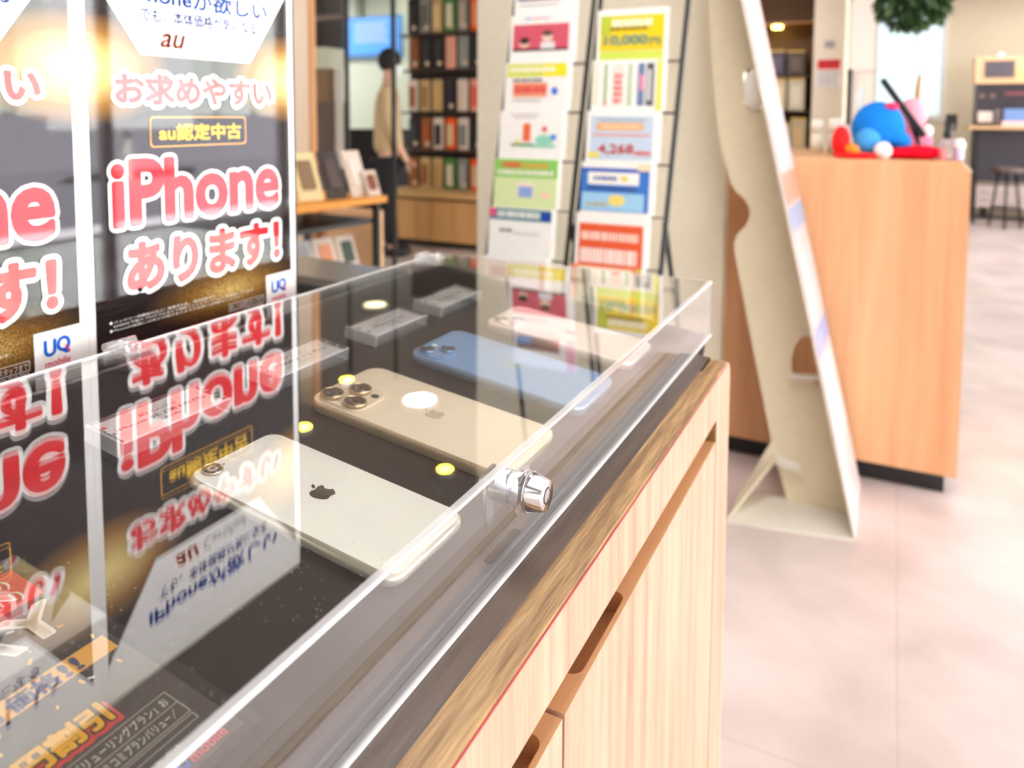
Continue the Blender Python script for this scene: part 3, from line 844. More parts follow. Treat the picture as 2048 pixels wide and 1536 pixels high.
def poster_art():
    """drawn in (along, up, out) and turned to stand; along = y - centre"""
    g = G(); yc = 0.489
    def A(y): return y - yc
    rect(g, A(0.3800), A(0.5985), -0.209, 0.1275, 0.0003, 0)
    g.poly([(A(0.4270), 0.0485, 0.0006), (A(0.5475), 0.0485, 0.0006), (A(0.5985), 0.1215, 0.0006), (A(0.5985), 0.1275, 0.0006), (A(0.3800), 0.1275, 0.0006), (A(0.3800), 0.1155, 0.0006)], 1)
    text(g, 'iPhoneが欲しい', A(0.4190), A(0.5700), 0.0920, 0.1080, 0.0009, 4, fat=0.0007)
    text(g, 'でも、本体価格が気になる', A(0.4285), A(0.5560), 0.0765, 0.0885, 0.0009, 4, fat=0.0002)
    text(g, 'au', A(0.4470), A(0.4720), 0.0565, 0.0680, 0.0010, 5, shear=0.3, fat=0.0006)
    text(g, 'Certified', A(0.4780), A(0.5280), 0.0568, 0.0680, 0.0008, 6, -0.005)
    text(g, 'お求めやすい', A(0.4040), A(0.5740), 0.0080, 0.0320, 0.0012, 2, outline=0.0050, mo=1, oz=0.0009, fat=0.0013)
    for w, zz, mm in ((0.0, 0.0007, 9), (0.0011, 0.0008, 0)):
        pts = rr_pts(A(0.4870), -0.0160, 0.1060 - 2 * w, 0.0262 - 2 * w, 0.0032, 4)
        g.poly([(p[0], p[1], zz) for p in pts], 10 if mm == 0 else mm)  # printed outline and near-black fill of the lettering box
    text(g, 'au認定中古', A(0.4430), A(0.5330), -0.0235, -0.0095, 0.0012, 3, fat=0.0005)
    text(g, 'iPhone', A(0.3990), A(0.5800), -0.0920, -0.0400, 0.0012, 2, outline=0.0058, mo=1, oz=0.0009, fat=0.0027)
    text(g, 'あります！', A(0.4100), A(0.5800), -0.1475, -0.1095, 0.00125, 2, outline=0.0060, mo=1, oz=0.00095, fat=0.0022)
    for k, (tx, e_) in enumerate((('バッテリー残量80％以上！整備済み品。 保証制度あり！', 0.500), ('KDDIの下取りプログラムなどで買取りしたスマートフォンを整備しています', 0.545), ('Phoneの画面には多少の傷がありますが品質には問題ありません。', 0.530))):
        zz = -0.1690 - k * 0.0033
        text(g, tx, A(0.3950), A(e_), zz - 0.0022, zz, 0.0007, 8)
        if k != 1:
            g.poly([(A(0.3925) + 0.0012 * math.cos(t_ * math.pi / 5), zz - 0.0011 + 0.0012 * math.sin(t_ * math.pi / 5), 0.0008) for t_ in range(10)], 1)
    frame_line(g, A(0.5140), A(0.5590), -0.1890, -0.1815, 0.0005, 0.0008, 8)
    text(g, '詳しくは店頭スタッフまで', A(0.5155), A(0.5575), -0.1880, -0.1828, 0.0008, 8)
    text(g, 'KDDI-2510-0043', A(0.5340), A(0.5580), -0.1925, -0.1898, 0.0007, 8)
    rect(g, A(0.5625), A(0.6000), -0.209, -0.1632, 0.0008, 1)
    text(g, 'U', A(0.5700), A(0.5785), -0.1825, -0.1705, 0.0012, 4, fat=0.0005)
    text(g, 'Q', A(0.5797), A(0.5895), -0.1830, -0.1700, 0.0012, 4, fat=0.0005)
    g.poly([(A(0.5855), -0.1768, 0.0013), (A(0.5868), -0.1768, 0.0013), (A(0.5900), -0.1828, 0.0013), (A(0.5883), -0.1828, 0.0013)], 7)
    text(g, 'mobile', A(0.5700), A(0.5895), -0.1908, -0.1855, 0.0011, 7, 0.01, shear=0.1)
    o = G(); o.merge(g, Matrix(((0, 0, 1, 0), (1, 0, 0, 0), (0, 1, 0, 0), (0, 0, 0, 1))))
    return o
t = thing('room_divider', 'upright white divider carrying the two posters behind the display counter', 'divider', (-0.575, 0.20, ZF))
g = G(); g.box(-0.5785, -0.5635, -0.45, 0.6065, ZF + 0.03, 0.150); part('board', g, WHITE, t)
g = G(); g.box(-0.5795, -0.5625, 0.6066, 0.6092, ZF + 0.03, 0.152); part('edge_strip', g, BLACK, t)
for fy in (0.45, -0.35):
    g = G(); g.box(-0.66, -0.50, fy, fy + 0.05, ZF, ZF + 0.03); part('foot', g, BLACK, t)
p1 = thing('poster', 'glossy black sale poster with red and yellow lettering, right one behind the case', 'poster', (XP, 0.489, 0.0), 'sale posters behind the display counter')
g = G(); g.box(XP - 0.001, XP + 0.0001, 0.3742, 0.6058, -0.216, 0.1325); part('sheet', g, pm[1], p1)
art = part('artwork', poster_art(), pm, p1, True)
for dy, lb in ((-0.2318, 'glossy black sale poster cut off by the left edge of the photo'),):
    p2 = p1.copy(); COL.objects.link(p2); p2.location.y += dy; p2['label'] = lb
    for ch in list(p1.children):
        c = ch.copy(); COL.objects.link(c); c.parent = p2

# ------------------------------------------------------------------ black table behind the posters
t = thing('black_table', 'low black side table with a dull grey top behind the posters', 'table', (-1.35, 1.5, ZF))
TZ = -0.40
M4 = ((-1.75, 1.48), (-1.335, 1.425), (-0.93, 1.40), (-0.905, 1.575), (-1.50, 1.625), (-1.75, 1.65))
g = G(); g.prism(list(M4), 'Z', TZ - 0.02, TZ); part('tabletop', g, mat('table_grey', (120, 114, 106), 0.25), t)
g = G(); g.prism([(-1.72, 1.505), (-1.33, 1.455), (-0.95, 1.425), (-0.93, 1.56), (-1.50, 1.605), (-1.72, 1.63)], 'Z', ZF + 0.05, TZ - 0.02); part('base', g, mat('table_black', (30, 28, 30), 0.4), t)
g = G(); g.prism([(-1.69, 1.525), (-1.33, 1.475), (-0.97, 1.445), (-0.95, 1.54), (-1.50, 1.585), (-1.69, 1.61)], 'Z', ZF, ZF + 0.05); part('kickboard', g, BLACK, t)

# ------------------------------------------------------------------ brochure rack
rk = thing('brochure_rack', 'black wire brochure rack with two columns of pockets before the white pillar', 'rack', (-0.80, 2.05, ZF))
LEAN = math.radians(9)
def rp(x, s, off=0.0):
    """point on the leaning rack plane: s metres above the floor along the plane, off out towards the viewer"""
    return (x, 1.86 + (s) * math.sin(LEAN) - off * math.cos(LEAN), ZF + s * math.cos(LEAN) + off * math.sin(LEAN))
cols = {'left': (-1.062, -0.842), 'right': (-0.785, -0.565)}
def colx(cname, s):
    """the two columns splay: the photo shows them drifting to the right with height"""
    a, b = cols[cname]
    k = (s - 0.95) * 0.040
    return a + k, b + k
for nm, xoff in (('left', 0), ('right', 0)):
    for side in (0, 1):
        for (off) in (0.0,):
            p = [rp(colx(nm, s)[side] + (-0.014 if side == 0 else 0.022), s) for s in (0.0, 0.7, 1.4, 2.1)]
            g = G(); g.tube(p, 0.0075, n=8); part('upright', g, BLACK, rk)
        x0 = colx(nm, 0.85)[side] + (-0.014 if side == 0 else 0.022)
        g = G(); g.tube([rp(x0, 0.92), (x0 + 0.055, 2.28, ZF)], 0.0075, n=8); part('leg', g, BLACK, rk)
LV = [0.503 + 0.1435 * k_ for k_ in range(7)]
for nm in ('left', 'right'):
    for s in LV:
        a, b = colx(nm, s)
        a -= 0.012; b += 0.020
        g = G()
        g.tube([rp(a, s, 0.0), rp(a, s, 0.0222), rp(b, s, 0.0222), rp(b, s, 0.0)], 0.0016, n=6)
        g.tube([rp(a, s, 0.0), rp(b, s, 0.0)], 0.0022, n=6)
        part('wire_pocket', g, BLACK, rk)
    s0 = LV[0]; a, b = colx(nm, s0)
    g = G(); xm = (a + b) / 2
    g.tube([rp(xm - 0.06, s0 + 0.0, 0.05), rp(xm - 0.06, s0 + 0.13, 0.05), rp(xm + 0.06, s0 + 0.13, 0.05), rp(xm + 0.06, s0, 0.05)], 0.002, n=6)
    part('wire_pocket', g, BLACK, rk)
BRC = 'brochures in the black wire rack'
br_m = {}
def bm_(c):
    return mat('print_%d_%d_%d' % c, c, 0.35)
LB = math.radians(5.6)
Rb = Matrix(((1, 0, 0), (0, math.sin(LB), -math.cos(LB)), (0, math.cos(LB), math.sin(LB))))   # columns: right, up the rack, towards the viewer
def brochure(label, col, lv, items, w=0.205, h=0.285, dx=0.0, paper=PAPER):
    s = LV[lv]; a, b = colx(col, s)
    org = rp((a + b) / 2 + dx, s + 0.004, 0.018)
    t = thing('brochure', label, 'brochure', org, BRC, Rb)
    g = G(); g.box(-w / 2, w / 2, 0, h, -0.002, 0.002); part('pages', g, paper, t, True)
    g = G(); ml = []
    def mi(c):
        if c not in ml: ml.append(c)
        return ml.index(c)
    z = 0.0024
    for it in items:
        k = it[0]
        if lv > 1 or (lv == 1 and col == 'left'):      # only the upper half of these stands free of the pocket below
            it = list(it)
            if k == 'e': it[2] = 0.5 + it[2] / 2; it[4] /= 2
            elif k == 't': it[4] = 0.5 + it[4] / 2; it[5] = 0.5 + it[5] / 2
            else: it[3] = 0.5 + it[3] / 2; it[4] = 0.5 + it[4] / 2
        if k == 'r':
            rect(g, it[1] * w - w / 2, it[2] * w - w / 2, it[3] * h, it[4] * h, z, mi(it[5]))
        elif k == 't':
            text(g, it[1], it[2] * w - w / 2, it[3] * w - w / 2, it[4] * h, it[5] * h, z + 0.0004, mi(it[6]), fat=it[7] if len(it) > 7 else 0)
        elif k == 'l':      # lines of small unreadable print
            x = it[1] * w - w / 2
            while x < it[2] * w - w / 2:
                l = random.uniform(0.004, 0.012)
                rect(g, x, min(x + l, it[2] * w - w / 2), it[3] * h, it[4] * h, z + 0.0003, mi(it[5])); x += l + 0.003
        elif k == 'e':
            g.poly([(it[1] * w - w / 2 + it[3] * w * math.cos(q * math.pi / 10), it[2] * h + it[4] * h * math.sin(q * math.pi / 10), z + 0.0006) for q in range(20)], mi(it[5]))
        z += 0.00012
    part('cover_print', g, [bm_(c) for c in ml], t, True)
    return t
INK, RED, BLUE = (70, 62, 66), (226, 62, 60), (40, 92, 190)
brochure('topmost brochure in the left rack column, pink corner and a crowd photo', 'left', 6, [('r', .05, .75, .3, .62, (150, 120, 110)), ('r', .05, .3, .34, .5, (120, 160, 220)), ('t', '2', .62, .78, .32, .5, RED), ('r', .86, 1, .3, 1, (246, 180, 200)), ('l', .1, .7, .2, .22, INK)])
brochure('white brochure with a pink photo of two people, left rack column', 'left', 5, [('r', .05, .93, .26, .80, (214, 92, 110)), ('r', .05, .93, .24, .29, (46, 34, 40)), ('e', .24, .40, .08, .09, (236, 196, 176)), ('e', .24, .46, .08, .07, (60, 40, 40)), ('e', .60, .52, .085, .10, (240, 206, 188)), ('e', .60, .60, .085, .06, (96, 70, 60)), ('r', .50, .72, .28, .42, (230, 228, 230)), ('l', .24, .34, .90, .94, (60, 130, 220)), ('l', .36, .62, .90, .93, (236, 110, 150))])
brochure('white brochure with a yellow band and red price panel, left rack column', 'left', 4, [('r', .03, .97, .70, .97, (214, 222, 92)), ('r', .6, .97, .70, .97, (250, 226, 40)), ('l', .08, .80, .80, .90, (255, 246, 226)), ('l', .14, .60, .60, .66, INK), ('r', .14, .68, .28, .58, (240, 160, 130)), ('l', .16, .66, .36, .52, RED), ('e', .80, .40, .05, .08, (70, 120, 220)), ('l', .14, .6, .2, .22, INK)])
brochure('white brochure with a green and orange town drawing, left rack column', 'left', 3, [('l', .18, .62, .90, .93, (180, 170, 168)), ('l', .24, .58, .84, .87, (200, 180, 176)), ('r', .38, .50, .36, .70, (238, 110, 70)), ('e', .44, .70, .06, .04, (238, 110, 70)), ('e', .72, .40, .14, .10, (150, 214, 190)), ('e', .72, .62, .04, .06, (230, 90, 90)), ('e', .86, .46, .05, .06, (80, 140, 220)), ('r', .2, .6, .26, .32, (70, 160, 100)), ('e', .3, .34, .03, .05, (240, 190, 60)), ('r', .55, .9, .24, .32, (170, 220, 196))])
brochure('green brochure with a red and orange heading, left rack column', 'left', 2, [('r', 0, 1, .62, 1, (140, 204, 98)), ('r', 0, 1, 0, .62, (216, 228, 170)), ('l', .12, .42, .82, .94, (236, 70, 60)), ('l', .44, .84, .82, .91, (238, 160, 70)), ('l', .05, .94, .68, .77, (250, 240, 224)), ('r', .38, .64, .22, .52, (246, 226, 214)), ('r', .40, .62, .22, .44, (140, 166, 220)), ('e', .82, .28, .07, .06, (250, 200, 180))])
brochure('white brochure with a teal heading band, left rack column', 'left', 1, [('r', 0, .97, .74, .98, (70, 130, 146)), ('r', 0, .10, .80, .98, (230, 80, 120)), ('r', .82, .98, .76, .94, (24, 70, 160)), ('l', .14, .80, .80, .93, (246, 242, 236)), ('l', .18, .38, .50, .56, INK), ('l', .4, .8, .46, .5, (200, 196, 196))])
brochure('pink brochure in the lowest left pocket, behind the clear case', 'left', 0, [('r', .06, .94, .30, .96, (246, 214, 216)), ('r', .88, .97, .2, .96, (214, 80, 84)), ('l', .12, .5, .80, .90, (200, 90, 100)), ('l', .3, .8, .55, .64, (230, 180, 180)), ('r', 0, 1, 0, .16, (196, 40, 50))])
brochure('yellow brochure with white headings and a price, right rack column', 'right', 5, [('r', .05, .95, .18, .88, (238, 206, 30)), ('r', .05, .2, .5, .88, (190, 200, 60)), ('l', .22, .78, .66, .80, (250, 246, 226)), ('l', .2, .72, .58, .65, (120, 100, 40)), ('t', '10,000', .12, .72, .28, .48, (110, 160, 150), .002), ('t', '円', .76, .90, .28, .42, (110, 150, 130), .001), ('r', .05, .95, 0, .17, (206, 220, 90))])
brochure('white brochure with upright coloured stripes, right rack column', 'right', 4, [('r', .02, .10, .1, .95, (236, 228, 208)), ('r', .18, .22, .1, .92, (150, 176, 110)), ('r', .19, .22, .1, .2, (230, 110, 80)), ('r', .30, .46, .1, .92, (250, 226, 214)), ('l', .33, .44, .16, .24, RED), ('l', .33, .44, .28, .36, RED), ('l', .33, .44, .40, .48, RED), ('l', .33, .44, .52, .60, RED), ('l', .33, .44, .64, .72, RED), ('r', .52, .58, .1, .92, (190, 206, 170)), ('r', .66, .75, .1, .92, (110, 130, 170)), ('r', .68, .75, .4, .7, (226, 150, 180)), ('r', .78, .88, .1, .92, (90, 90, 100)), ('r', .80, .84, .2, .8, (230, 226, 220)), ('r', .92, 1, 0, .98, (240, 226, 110))])
brochure('pale blue brochure with an orange bar and red price, right rack column', 'right', 3, [('r', .06, .94, .04, .90, (198, 214, 230)), ('l', .16, .84, .80, .84, (150, 150, 160)), ('r', .15, .80, .62, .76, (244, 164, 84)), ('l', .2, .76, .66, .72, (250, 226, 190)), ('l', .1, .9, .50, .55, (236, 150, 130)), ('t', '4,268', .18, .68, .14, .34, (222, 60, 60), .001), ('l', .7, .92, .14, .22, (222, 80, 70)), ('r', .04, .2, .08, .18, (240, 216, 90))])
brochure('blue brochure with a white panel and yellow medal, right rack column', 'right', 2, [('r', 0, .96, .04, .88, (60, 120, 206)), ('r', .0, .96, .80, .88, (52, 92, 186)), ('r', .10, .82, .56, .80, (250, 244, 236)), ('l', .18, .52, .64, .72, (50, 90, 170)), ('e', .62, .68, .05, .05, (250, 206, 90)), ('r', .02, .9, .06, .40, (160, 206, 236)), ('l', .1, .80, .46, .51, (50, 60, 90)), ('e', .52, .26, .12, .11, (246, 216, 120)), ('t', '0', .46, .58, .16, .34, (40, 50, 40), .002), ('l', .1, .4, .14, .2, (190, 160, 90)), ('r', .8, .98, .84, .98, (250, 220, 190))])
brochure('red and white brochure with bold white heading, right rack column', 'right', 1, [('r', .05, .95, .46, .90, (232, 92, 50)), ('l', .08, .90, .74, .82, (250, 220, 204)), ('l', .08, .88, .52, .66, (255, 240, 230)), ('r', .05, .95, .0, .46, (250, 190, 170)), ('r', .10, .88, .02, .42, (248, 244, 240)), ('l', .12, .86, .38, .42, (70, 120, 210))])
brochure('red-edged yellow brochure in the lowest right pocket, behind the clear case', 'right', 0, [('r', .0, 1, .0, 1, (240, 130, 90)), ('r', .10, .86, .30, .98, (246, 238, 206)), ('r', .1, .86, .40, .56, (236, 220, 120)), ('l', .16, .8, .80, .9, (226, 190, 160)), ('l', .16, .8, .62, .7, (170, 190, 170)), ('r', .0, .4, .14, .3, (244, 186, 70)), ('r', .92, 1, .0, 1, (206, 200, 80))])

# ------------------------------------------------------------------ cardboard standee seen from behind
t = thing('standee', 'tall beige cardboard advertising standee seen from behind, wavy outline', 'standee', (-0.23, 2.35, ZF))
CARD = mat('cardboard_back', (226, 212, 184), 0.7)
CARDW = mat('cardboard_white', (222, 214, 202), 0.6)
wing = [(-0.575, 0.98), (-0.555, 0.70), (-0.534, 0.36), (-0.524, 0.205), (-0.512, 0.065), (-0.489, -0.092), (-0.470, -0.150), (-0.452, -0.212), (-0.436, -0.238), (-0.412, -0.256), (-0.396, -0.282), (-0.392, -0.312),
        (-0.404, -0.342), (-0.428, -0.368), (-0.438, -0.392), (-0.438, -0.417), (-0.391, -0.639), (-0.313, -0.994), (-0.300, -1.048), (-0.255, -1.198), (-0.078, -1.198), (-0.42, 0.353), (-0.556, 0.98)]
h1 = [(-0.420, 0.040), (-0.424, 0.126), (-0.410, 0.145), (-0.378, 0.149), (-0.378, 0.100), (-0.360, 0.026), (-0.376, 0.010)]
h2 = [(-0.255, -0.785), (-0.258, -0.745), (-0.249, -0.702), (-0.233, -0.672), (-0.203, -0.664), (-0.184, -0.770), (-0.176, -0.818), (-0.203, -0.800)]
def holed(outer, holes, y0, y1, m=0):
    bm = bmesh.new(); eds = []
    loops = []
    for lp in [outer] + holes:
        vs = [bm.verts.new((x, 0, z)) for x, z in lp]; loops.append(vs)
        eds += [bm.edges.new((vs[i], vs[(i + 1) % len(vs)])) for i in range(len(vs))]
    bmesh.ops.triangle_fill(bm, edges=eds, use_beauty=True)
    bm.verts.index_update()
    gg = G()
    for yy, flip in ((y0, 0), (y1, 1)):
        b = len(gg.v); gg.v += [(v.co.x, yy, v.co.z) for v in bm.verts]
        for f in bm.faces:
            ids = [v.index for v in f.verts]
            if (f.normal.y > 0) != bool(flip): ids = ids[::-1]
            gg.face([b + i for i in ids], m)
    n = len(bm.verts)
    for vs in loops:
        for i in range(len(vs)):
            a, c = vs[i].index, vs[(i + 1) % len(vs)].index
            gg.face((a, c, c + n, a + n), m)
    bm.free(); return gg
part('easel_wing', holed(wing, [h1, h2], 2.420, 2.424), CARD, t)
# leaning printed front panel (its edge and a sliver of its printed side are seen)
def fx(z): return -0.4085 + (0.345 - z) * (0.3535 / 1.545)      # fold line in depth 2.35
g = G(); zb, zt_ = ZF + 0.004, 1.0
b = len(g.v)
for y in (2.285, 2.635):
    for z in (zb, zt_):
        for dx in (-0.006, 0.0):
            g.v.append((fx(z) + dx, y, z))
for q, m_ in (((0, 1, 3, 2), 1), ((4, 6, 7, 5), 1), ((0, 2, 6, 4), 0), ((1, 5, 7, 3), 2), ((0, 4, 5, 1), 1), ((2, 3, 7, 6), 1)):
    g.face([b + k for k in q], m_)
part('front_panel', g, [CARD, CARDW, mat('standee_print', (210, 186, 188), 0.4)], t)
for (za, zb_, c) in ((0.98, 0.45, (210, 199, 198)), (0.40, 0.10, (210, 179, 171)), (0.02, -0.16, (194, 189, 198)), (-0.17, -0.26, (201, 142, 126)), (-0.27, -0.34, (142, 159, 193)), (-0.40, -0.62, (206, 189, 194)), (-0.63, -0.70, (151, 159, 206)), (-0.71, -0.98, (210, 201, 206))):
    g = G(); b = len(g.v)
    g.v += [(fx(za) + 0.0015, 2.30, za), (fx(za) + 0.0015, 2.63, za), (fx(zb_) + 0.0015, 2.63, zb_), (fx(zb_) + 0.0015, 2.30, zb_)]
    g.face((0, 1, 2, 3)); part('print_patch', g, mat('standee_%d_%d_%d' % c, c, 0.4), t)
g = G(); g.prism([(-0.403, 2.215), (-0.060, 2.278), (-0.070, 2.47), (-0.395, 2.415)], 'Z', ZF, ZF + 0.006); part('base_plate', g, CARDW, t)
# slanting brace at the foot and small tab in the opening
g = G(); b = len(g.v)
g.v += [(-0.402, 2.235, ZF + 0.007), (-0.398, 2.39, ZF + 0.007), (-0.305, 2.418, -1.005), (-0.285, 2.40, -1.045)]
g.face((0, 1, 2, 3)); g.v += [(x + 0.004, y - 0.001, z - 0.003) for x, y, z in g.v[:4]]; g.face((7, 6, 5, 4))
for i in range(4): g.face((i, (i + 1) % 4, 4 + (i + 1) % 4, 4 + i))
part('brace', g, CARD, t)
g = G(); g.prism([(-0.290, -1.075), (-0.290, -1.045), (-0.22, -1.063), (-0.215, -1.088)], 'Y', 2.395, 2.4195); part('tab', g, CARDW, t)
g = G(); g.prism([(-0.262, -0.800), (-0.262, -0.792), (-0.165, -0.775), (-0.165, -0.790)], 'Y', 2.395, 2.4195); part('tab', g, CARDW, t)
g = G(); g.ball((-0.388, 2.425, 0.082), (0.036, 0.04, 0.066), nu=20, nv=14); part('white_prop', g, mat('prop_white', (252, 248, 242), 0.5), t)

# ------------------------------------------------------------------ reception counter on the right
CF, CZT = 2.667, -0.138
t = thing('reception_counter', 'large light wood reception counter with a black kickboard behind the standee', 'counter', (-0.5, 3.0, ZF))
g = G(); g.prism([(-1.25, ZF + 0.075), (0.211, ZF + 0.075), (0.211, CZT - 0.030), (0.185, CZT - 0.006), (-1.25, CZT - 0.006)], 'Y', CF, 3.42); part('body', g, COUNTERW, t)
g = G(); g.box(-1.2, 0.181, CF + 0.05, 3.38, ZF, ZF + 0.075); part('kickboard', g, BLACK, t)
g = G(); g.box(-1.25, 0.185, CF, 3.42, CZT - 0.006, CZT); part('countertop', g, COUNTERTOP, t)
g = G(); g.prism([(0.185, CZT - 0.005), (0.2115, CZT - 0.030), (0.2135, CZT - 0.026), (0.1865, CZT)], 'Y', CF - 0.001, 3.42); part('edge_strip', g, mat('edge_cream', (252, 232, 196), 0.5), t)

# soft toys, cushion and tablet on the counter
BLUEF = mat('blue_plush', (30, 128, 224), 0.95, spec=0.1)
REDF = mat('red_plush', (232, 16, 44), 0.9, spec=0.1)
PINKF = mat('pink_plush', (250, 176, 196), 0.95, spec=0.1)
LBF = mat('light_blue_plush', (74, 158, 226), 0.95, spec=0.1)
FURW = mat('white_plush', (250, 238, 242), 0.95, spec=0.1)
CT = CZT
t = thing('plush_toy', 'round blue plush toy slumped face down on the reception counter', 'plush toy', (-0.035, 2.84, CT))
g = G(); g.ball((-0.052, 2.85, CT + 0.096), (0.083, 0.085, 0.092), bump=0.012, nu=28, nv=18); part('body', g, BLUEF, t)
g = G(); g.ball((0.002, 2.83, CT + 0.066), (0.052, 0.05, 0.034), bump=0.012, rot=Matrix.Rotation(math.radians(28), 3, 'Y')); part('snout', g, BLUEF, t)
g = G(); g.ball((-0.082, 2.775, CT + 0.055), (0.042, 0.035, 0.046), bump=0.012, rot=Matrix.Rotation(math.radians(25), 3, 'Y')); part('arm', g, LBF, t)
g = G(); g.ball((-0.033, 2.745, CT + 0.027), (0.028, 0.03, 0.029), bump=0.015); part('paw', g, FURW, t)
g = G(); g.ball((-0.012, 2.81, CT + 0.172), (0.022, 0.02, 0.013), bump=0.01); part('tuft', g, mat('plush_magenta', (236, 60, 110), 0.9), t)
t = thing('plush_toy', 'pale pink plush toy partly hidden behind the black tablet', 'plush toy', (0.062, 3.17, CT))
g = G(); g.ball((0.062, 3.17, CT + 0.050), (0.062, 0.05, 0.055), bump=0.012); part('body', g, mat('pink_plush_deep', (244, 120, 156), 0.95), t)
g = G(); g.ball((0.054, 3.17, CT + 0.148), (0.050, 0.045, 0.058), bump=0.012); part('head', g, PINKF, t)
g = G(); g.ball((0.104, 3.15, CT + 0.086), (0.020, 0.02, 0.024), bump=0.012); part('paw', g, FURW, t)
g = G()
g.ball((0.075, 2.80, CT + 0.021), (0.066, 0.06, 0.024), bump=0.02); g.ball((0.030, 2.80, CT + 0.018), (0.085, 0.055, 0.020), bump=0.02)
single('cushion', g, REDF, 'bright red soft cushion under the plush toys, beside the bottles', 'cushion', org=(0.05, 2.80, CT))
g = G(); g.ball((-0.160, 2.75, CT + 0.054), (0.029, 0.035, 0.052), bump=0.02); g.ball((-0.115, 2.712, CT + 0.011), (0.068, 0.028, 0.011), bump=0.02)
t = thing('cloth_bag', 'red cloth bundle at the left of the blue plush toy', 'bag', (-0.14, 2.73, CT))
part('bundle', g, mat('red_cloth', (240, 20, 20), 0.9), t)
g = G(); g.ball((-0.122, 2.722, CT + 0.028), (0.025, 0.022, 0.019), bump=0.02, rot=Matrix.Rotation(math.radians(35), 3, 'Y')); part('lining', g, mat('orange_cloth', (248, 140, 40), 0.9), t)
t = thing('tablet', 'black tablet tilted on a stand above the plush toys', 'tablet', (0.06, 3.02, CT))
ang = math.atan2(0.186, 0.128)
g = G(); g.box(-0.121, 0.121, -0.06, 0.06, -0.0105, 0.0105); o = part('screen_body', g, mat('tablet_black', (20, 20, 24), 0.4), t, True); bevelled(o, 0.004, 2)
o.location = (0.0216 - 0.06, 0.0, 0.031 - CT); o.rotation_euler = (0, ang, 0)
g = G(); g.tube([(0.085, 3.02, CT + 0.004), (0.075, 3.02, CT + 0.05), (0.042, 3.02, CT + 0.135)], 0.008); part('stand', g, BLACK, t)
t = thing('spray_bottle', 'clear spray bottle with a black trigger on the reception counter', 'bottle', (0.152, 2.80, CT))
g = G(); g.lathe([(0.026, 0), (0.027, 0.006), (0.027, 0.050), (0.018, 0.064), (0.012, 0.070)], (0.152, 2.80, CT), 'Z', n=20); part('bottle_body', g, clear('clear_plastic', (0.86, 0.74, 0.74), white=0.25, rough=0.1), t)
g = G(); g.lathe([(0.013, 0.068), (0.013, 0.088), (0.010, 0.094), (0.012, 0.120)], (0.152, 2.80, CT), 'Z', n=16); g.box(0.143, 0.175, 2.792, 2.808, CT + 0.116, CT + 0.146); g.prism([(0.168, CT + 0.116), (0.176, CT + 0.116), (0.172, CT + 0.095), (0.166, CT + 0.09)], 'Y', 2.794, 2.806); part('trigger_head', g, BLACK, t)
t = thing('bottle', 'small white-capped bottle at the right end of the reception counter', 'bottle', (0.186, 2.78, CT))
g = G(); g.lathe([(0.014, 0), (0.015, 0.004), (0.015, 0.036), (0.012, 0.040)], (0.183, 2.78, CT), 'Z', n=18); part('bottle_body', g, mat('bottle_label', (200, 184, 214), 0.4), t)
g = G(); g.lathe([(0.0165, 0.038), (0.0175, 0.050), (0.015, 0.062), (0.008, 0.069)], (0.183, 2.78, CT), 'Z', n=18); part('cap', g, mat('cap_white', (252, 248, 248), 0.4), t)
g = G(); g.lathe([(0.008, 0), (0.0085, 0.003), (0.0085, 0.034), (0.005, 0.038)], (0.135, 2.755, CT), 'Z', n=14)
single('hand_cream_tube', g, mat('pinkish_tube', (226, 110, 120), 0.4), 'small pinkish tube beside the spray bottle on the counter', 'tube', org=(0.135, 2.755, CT))
# white cylinders at the left end of the counter top
for lb, x, y, r, h_, c in (('pale white canister at the left end of the reception counter', -0.262, 3.05, 0.022, 0.125, (236, 228, 214)), ('clear grey canister right of the pale one on the counter', -0.196, 3.05, 0.026, 0.130, (206, 198, 192))):
    t = thing('canister', lb, 'canister', (x, y, CT))
    g = G(); g.lathe([(r, 0), (r, h_ * 0.62)], (x, y, CT), 'Z', n=22); part('canister_body', g, mat('canister_%d' % c[0], c, 0.3), t)
    g = G(); g.lathe([(r * 1.04, h_ * 0.62), (r * 1.04, h_ * 0.92), (r * 0.8, h_)], (x, y, CT), 'Z', n=22); part('lid', g, mat('canister_lid', (248, 244, 236), 0.3), t)
g = G(); g.box(-0.185, -0.150, 3.18, 3.22, CT, CT + 0.105)
single('box', g, mat('pale_lilac_box', (232, 220, 222), 0.5), 'narrow pale box behind the grey canister on the counter', 'box')
t = thing('acrylic_stand', 'slim clear upright display stand on the counter before the notices', 'stand', (-0.115, 3.0, CT))
g = G(); g.box(-0.128, -0.102, 3.0, 3.012, CT + 0.055, CT + 0.245); part('upright', g, mat('stand_pale', (226, 232, 230), 0.2), t)
g = G(); g.box(-0.135, -0.095, 2.98, 3.03, CT, CT + 0.055); part('foot', g, mat('stand_foot', (240, 228, 206), 0.4), t)

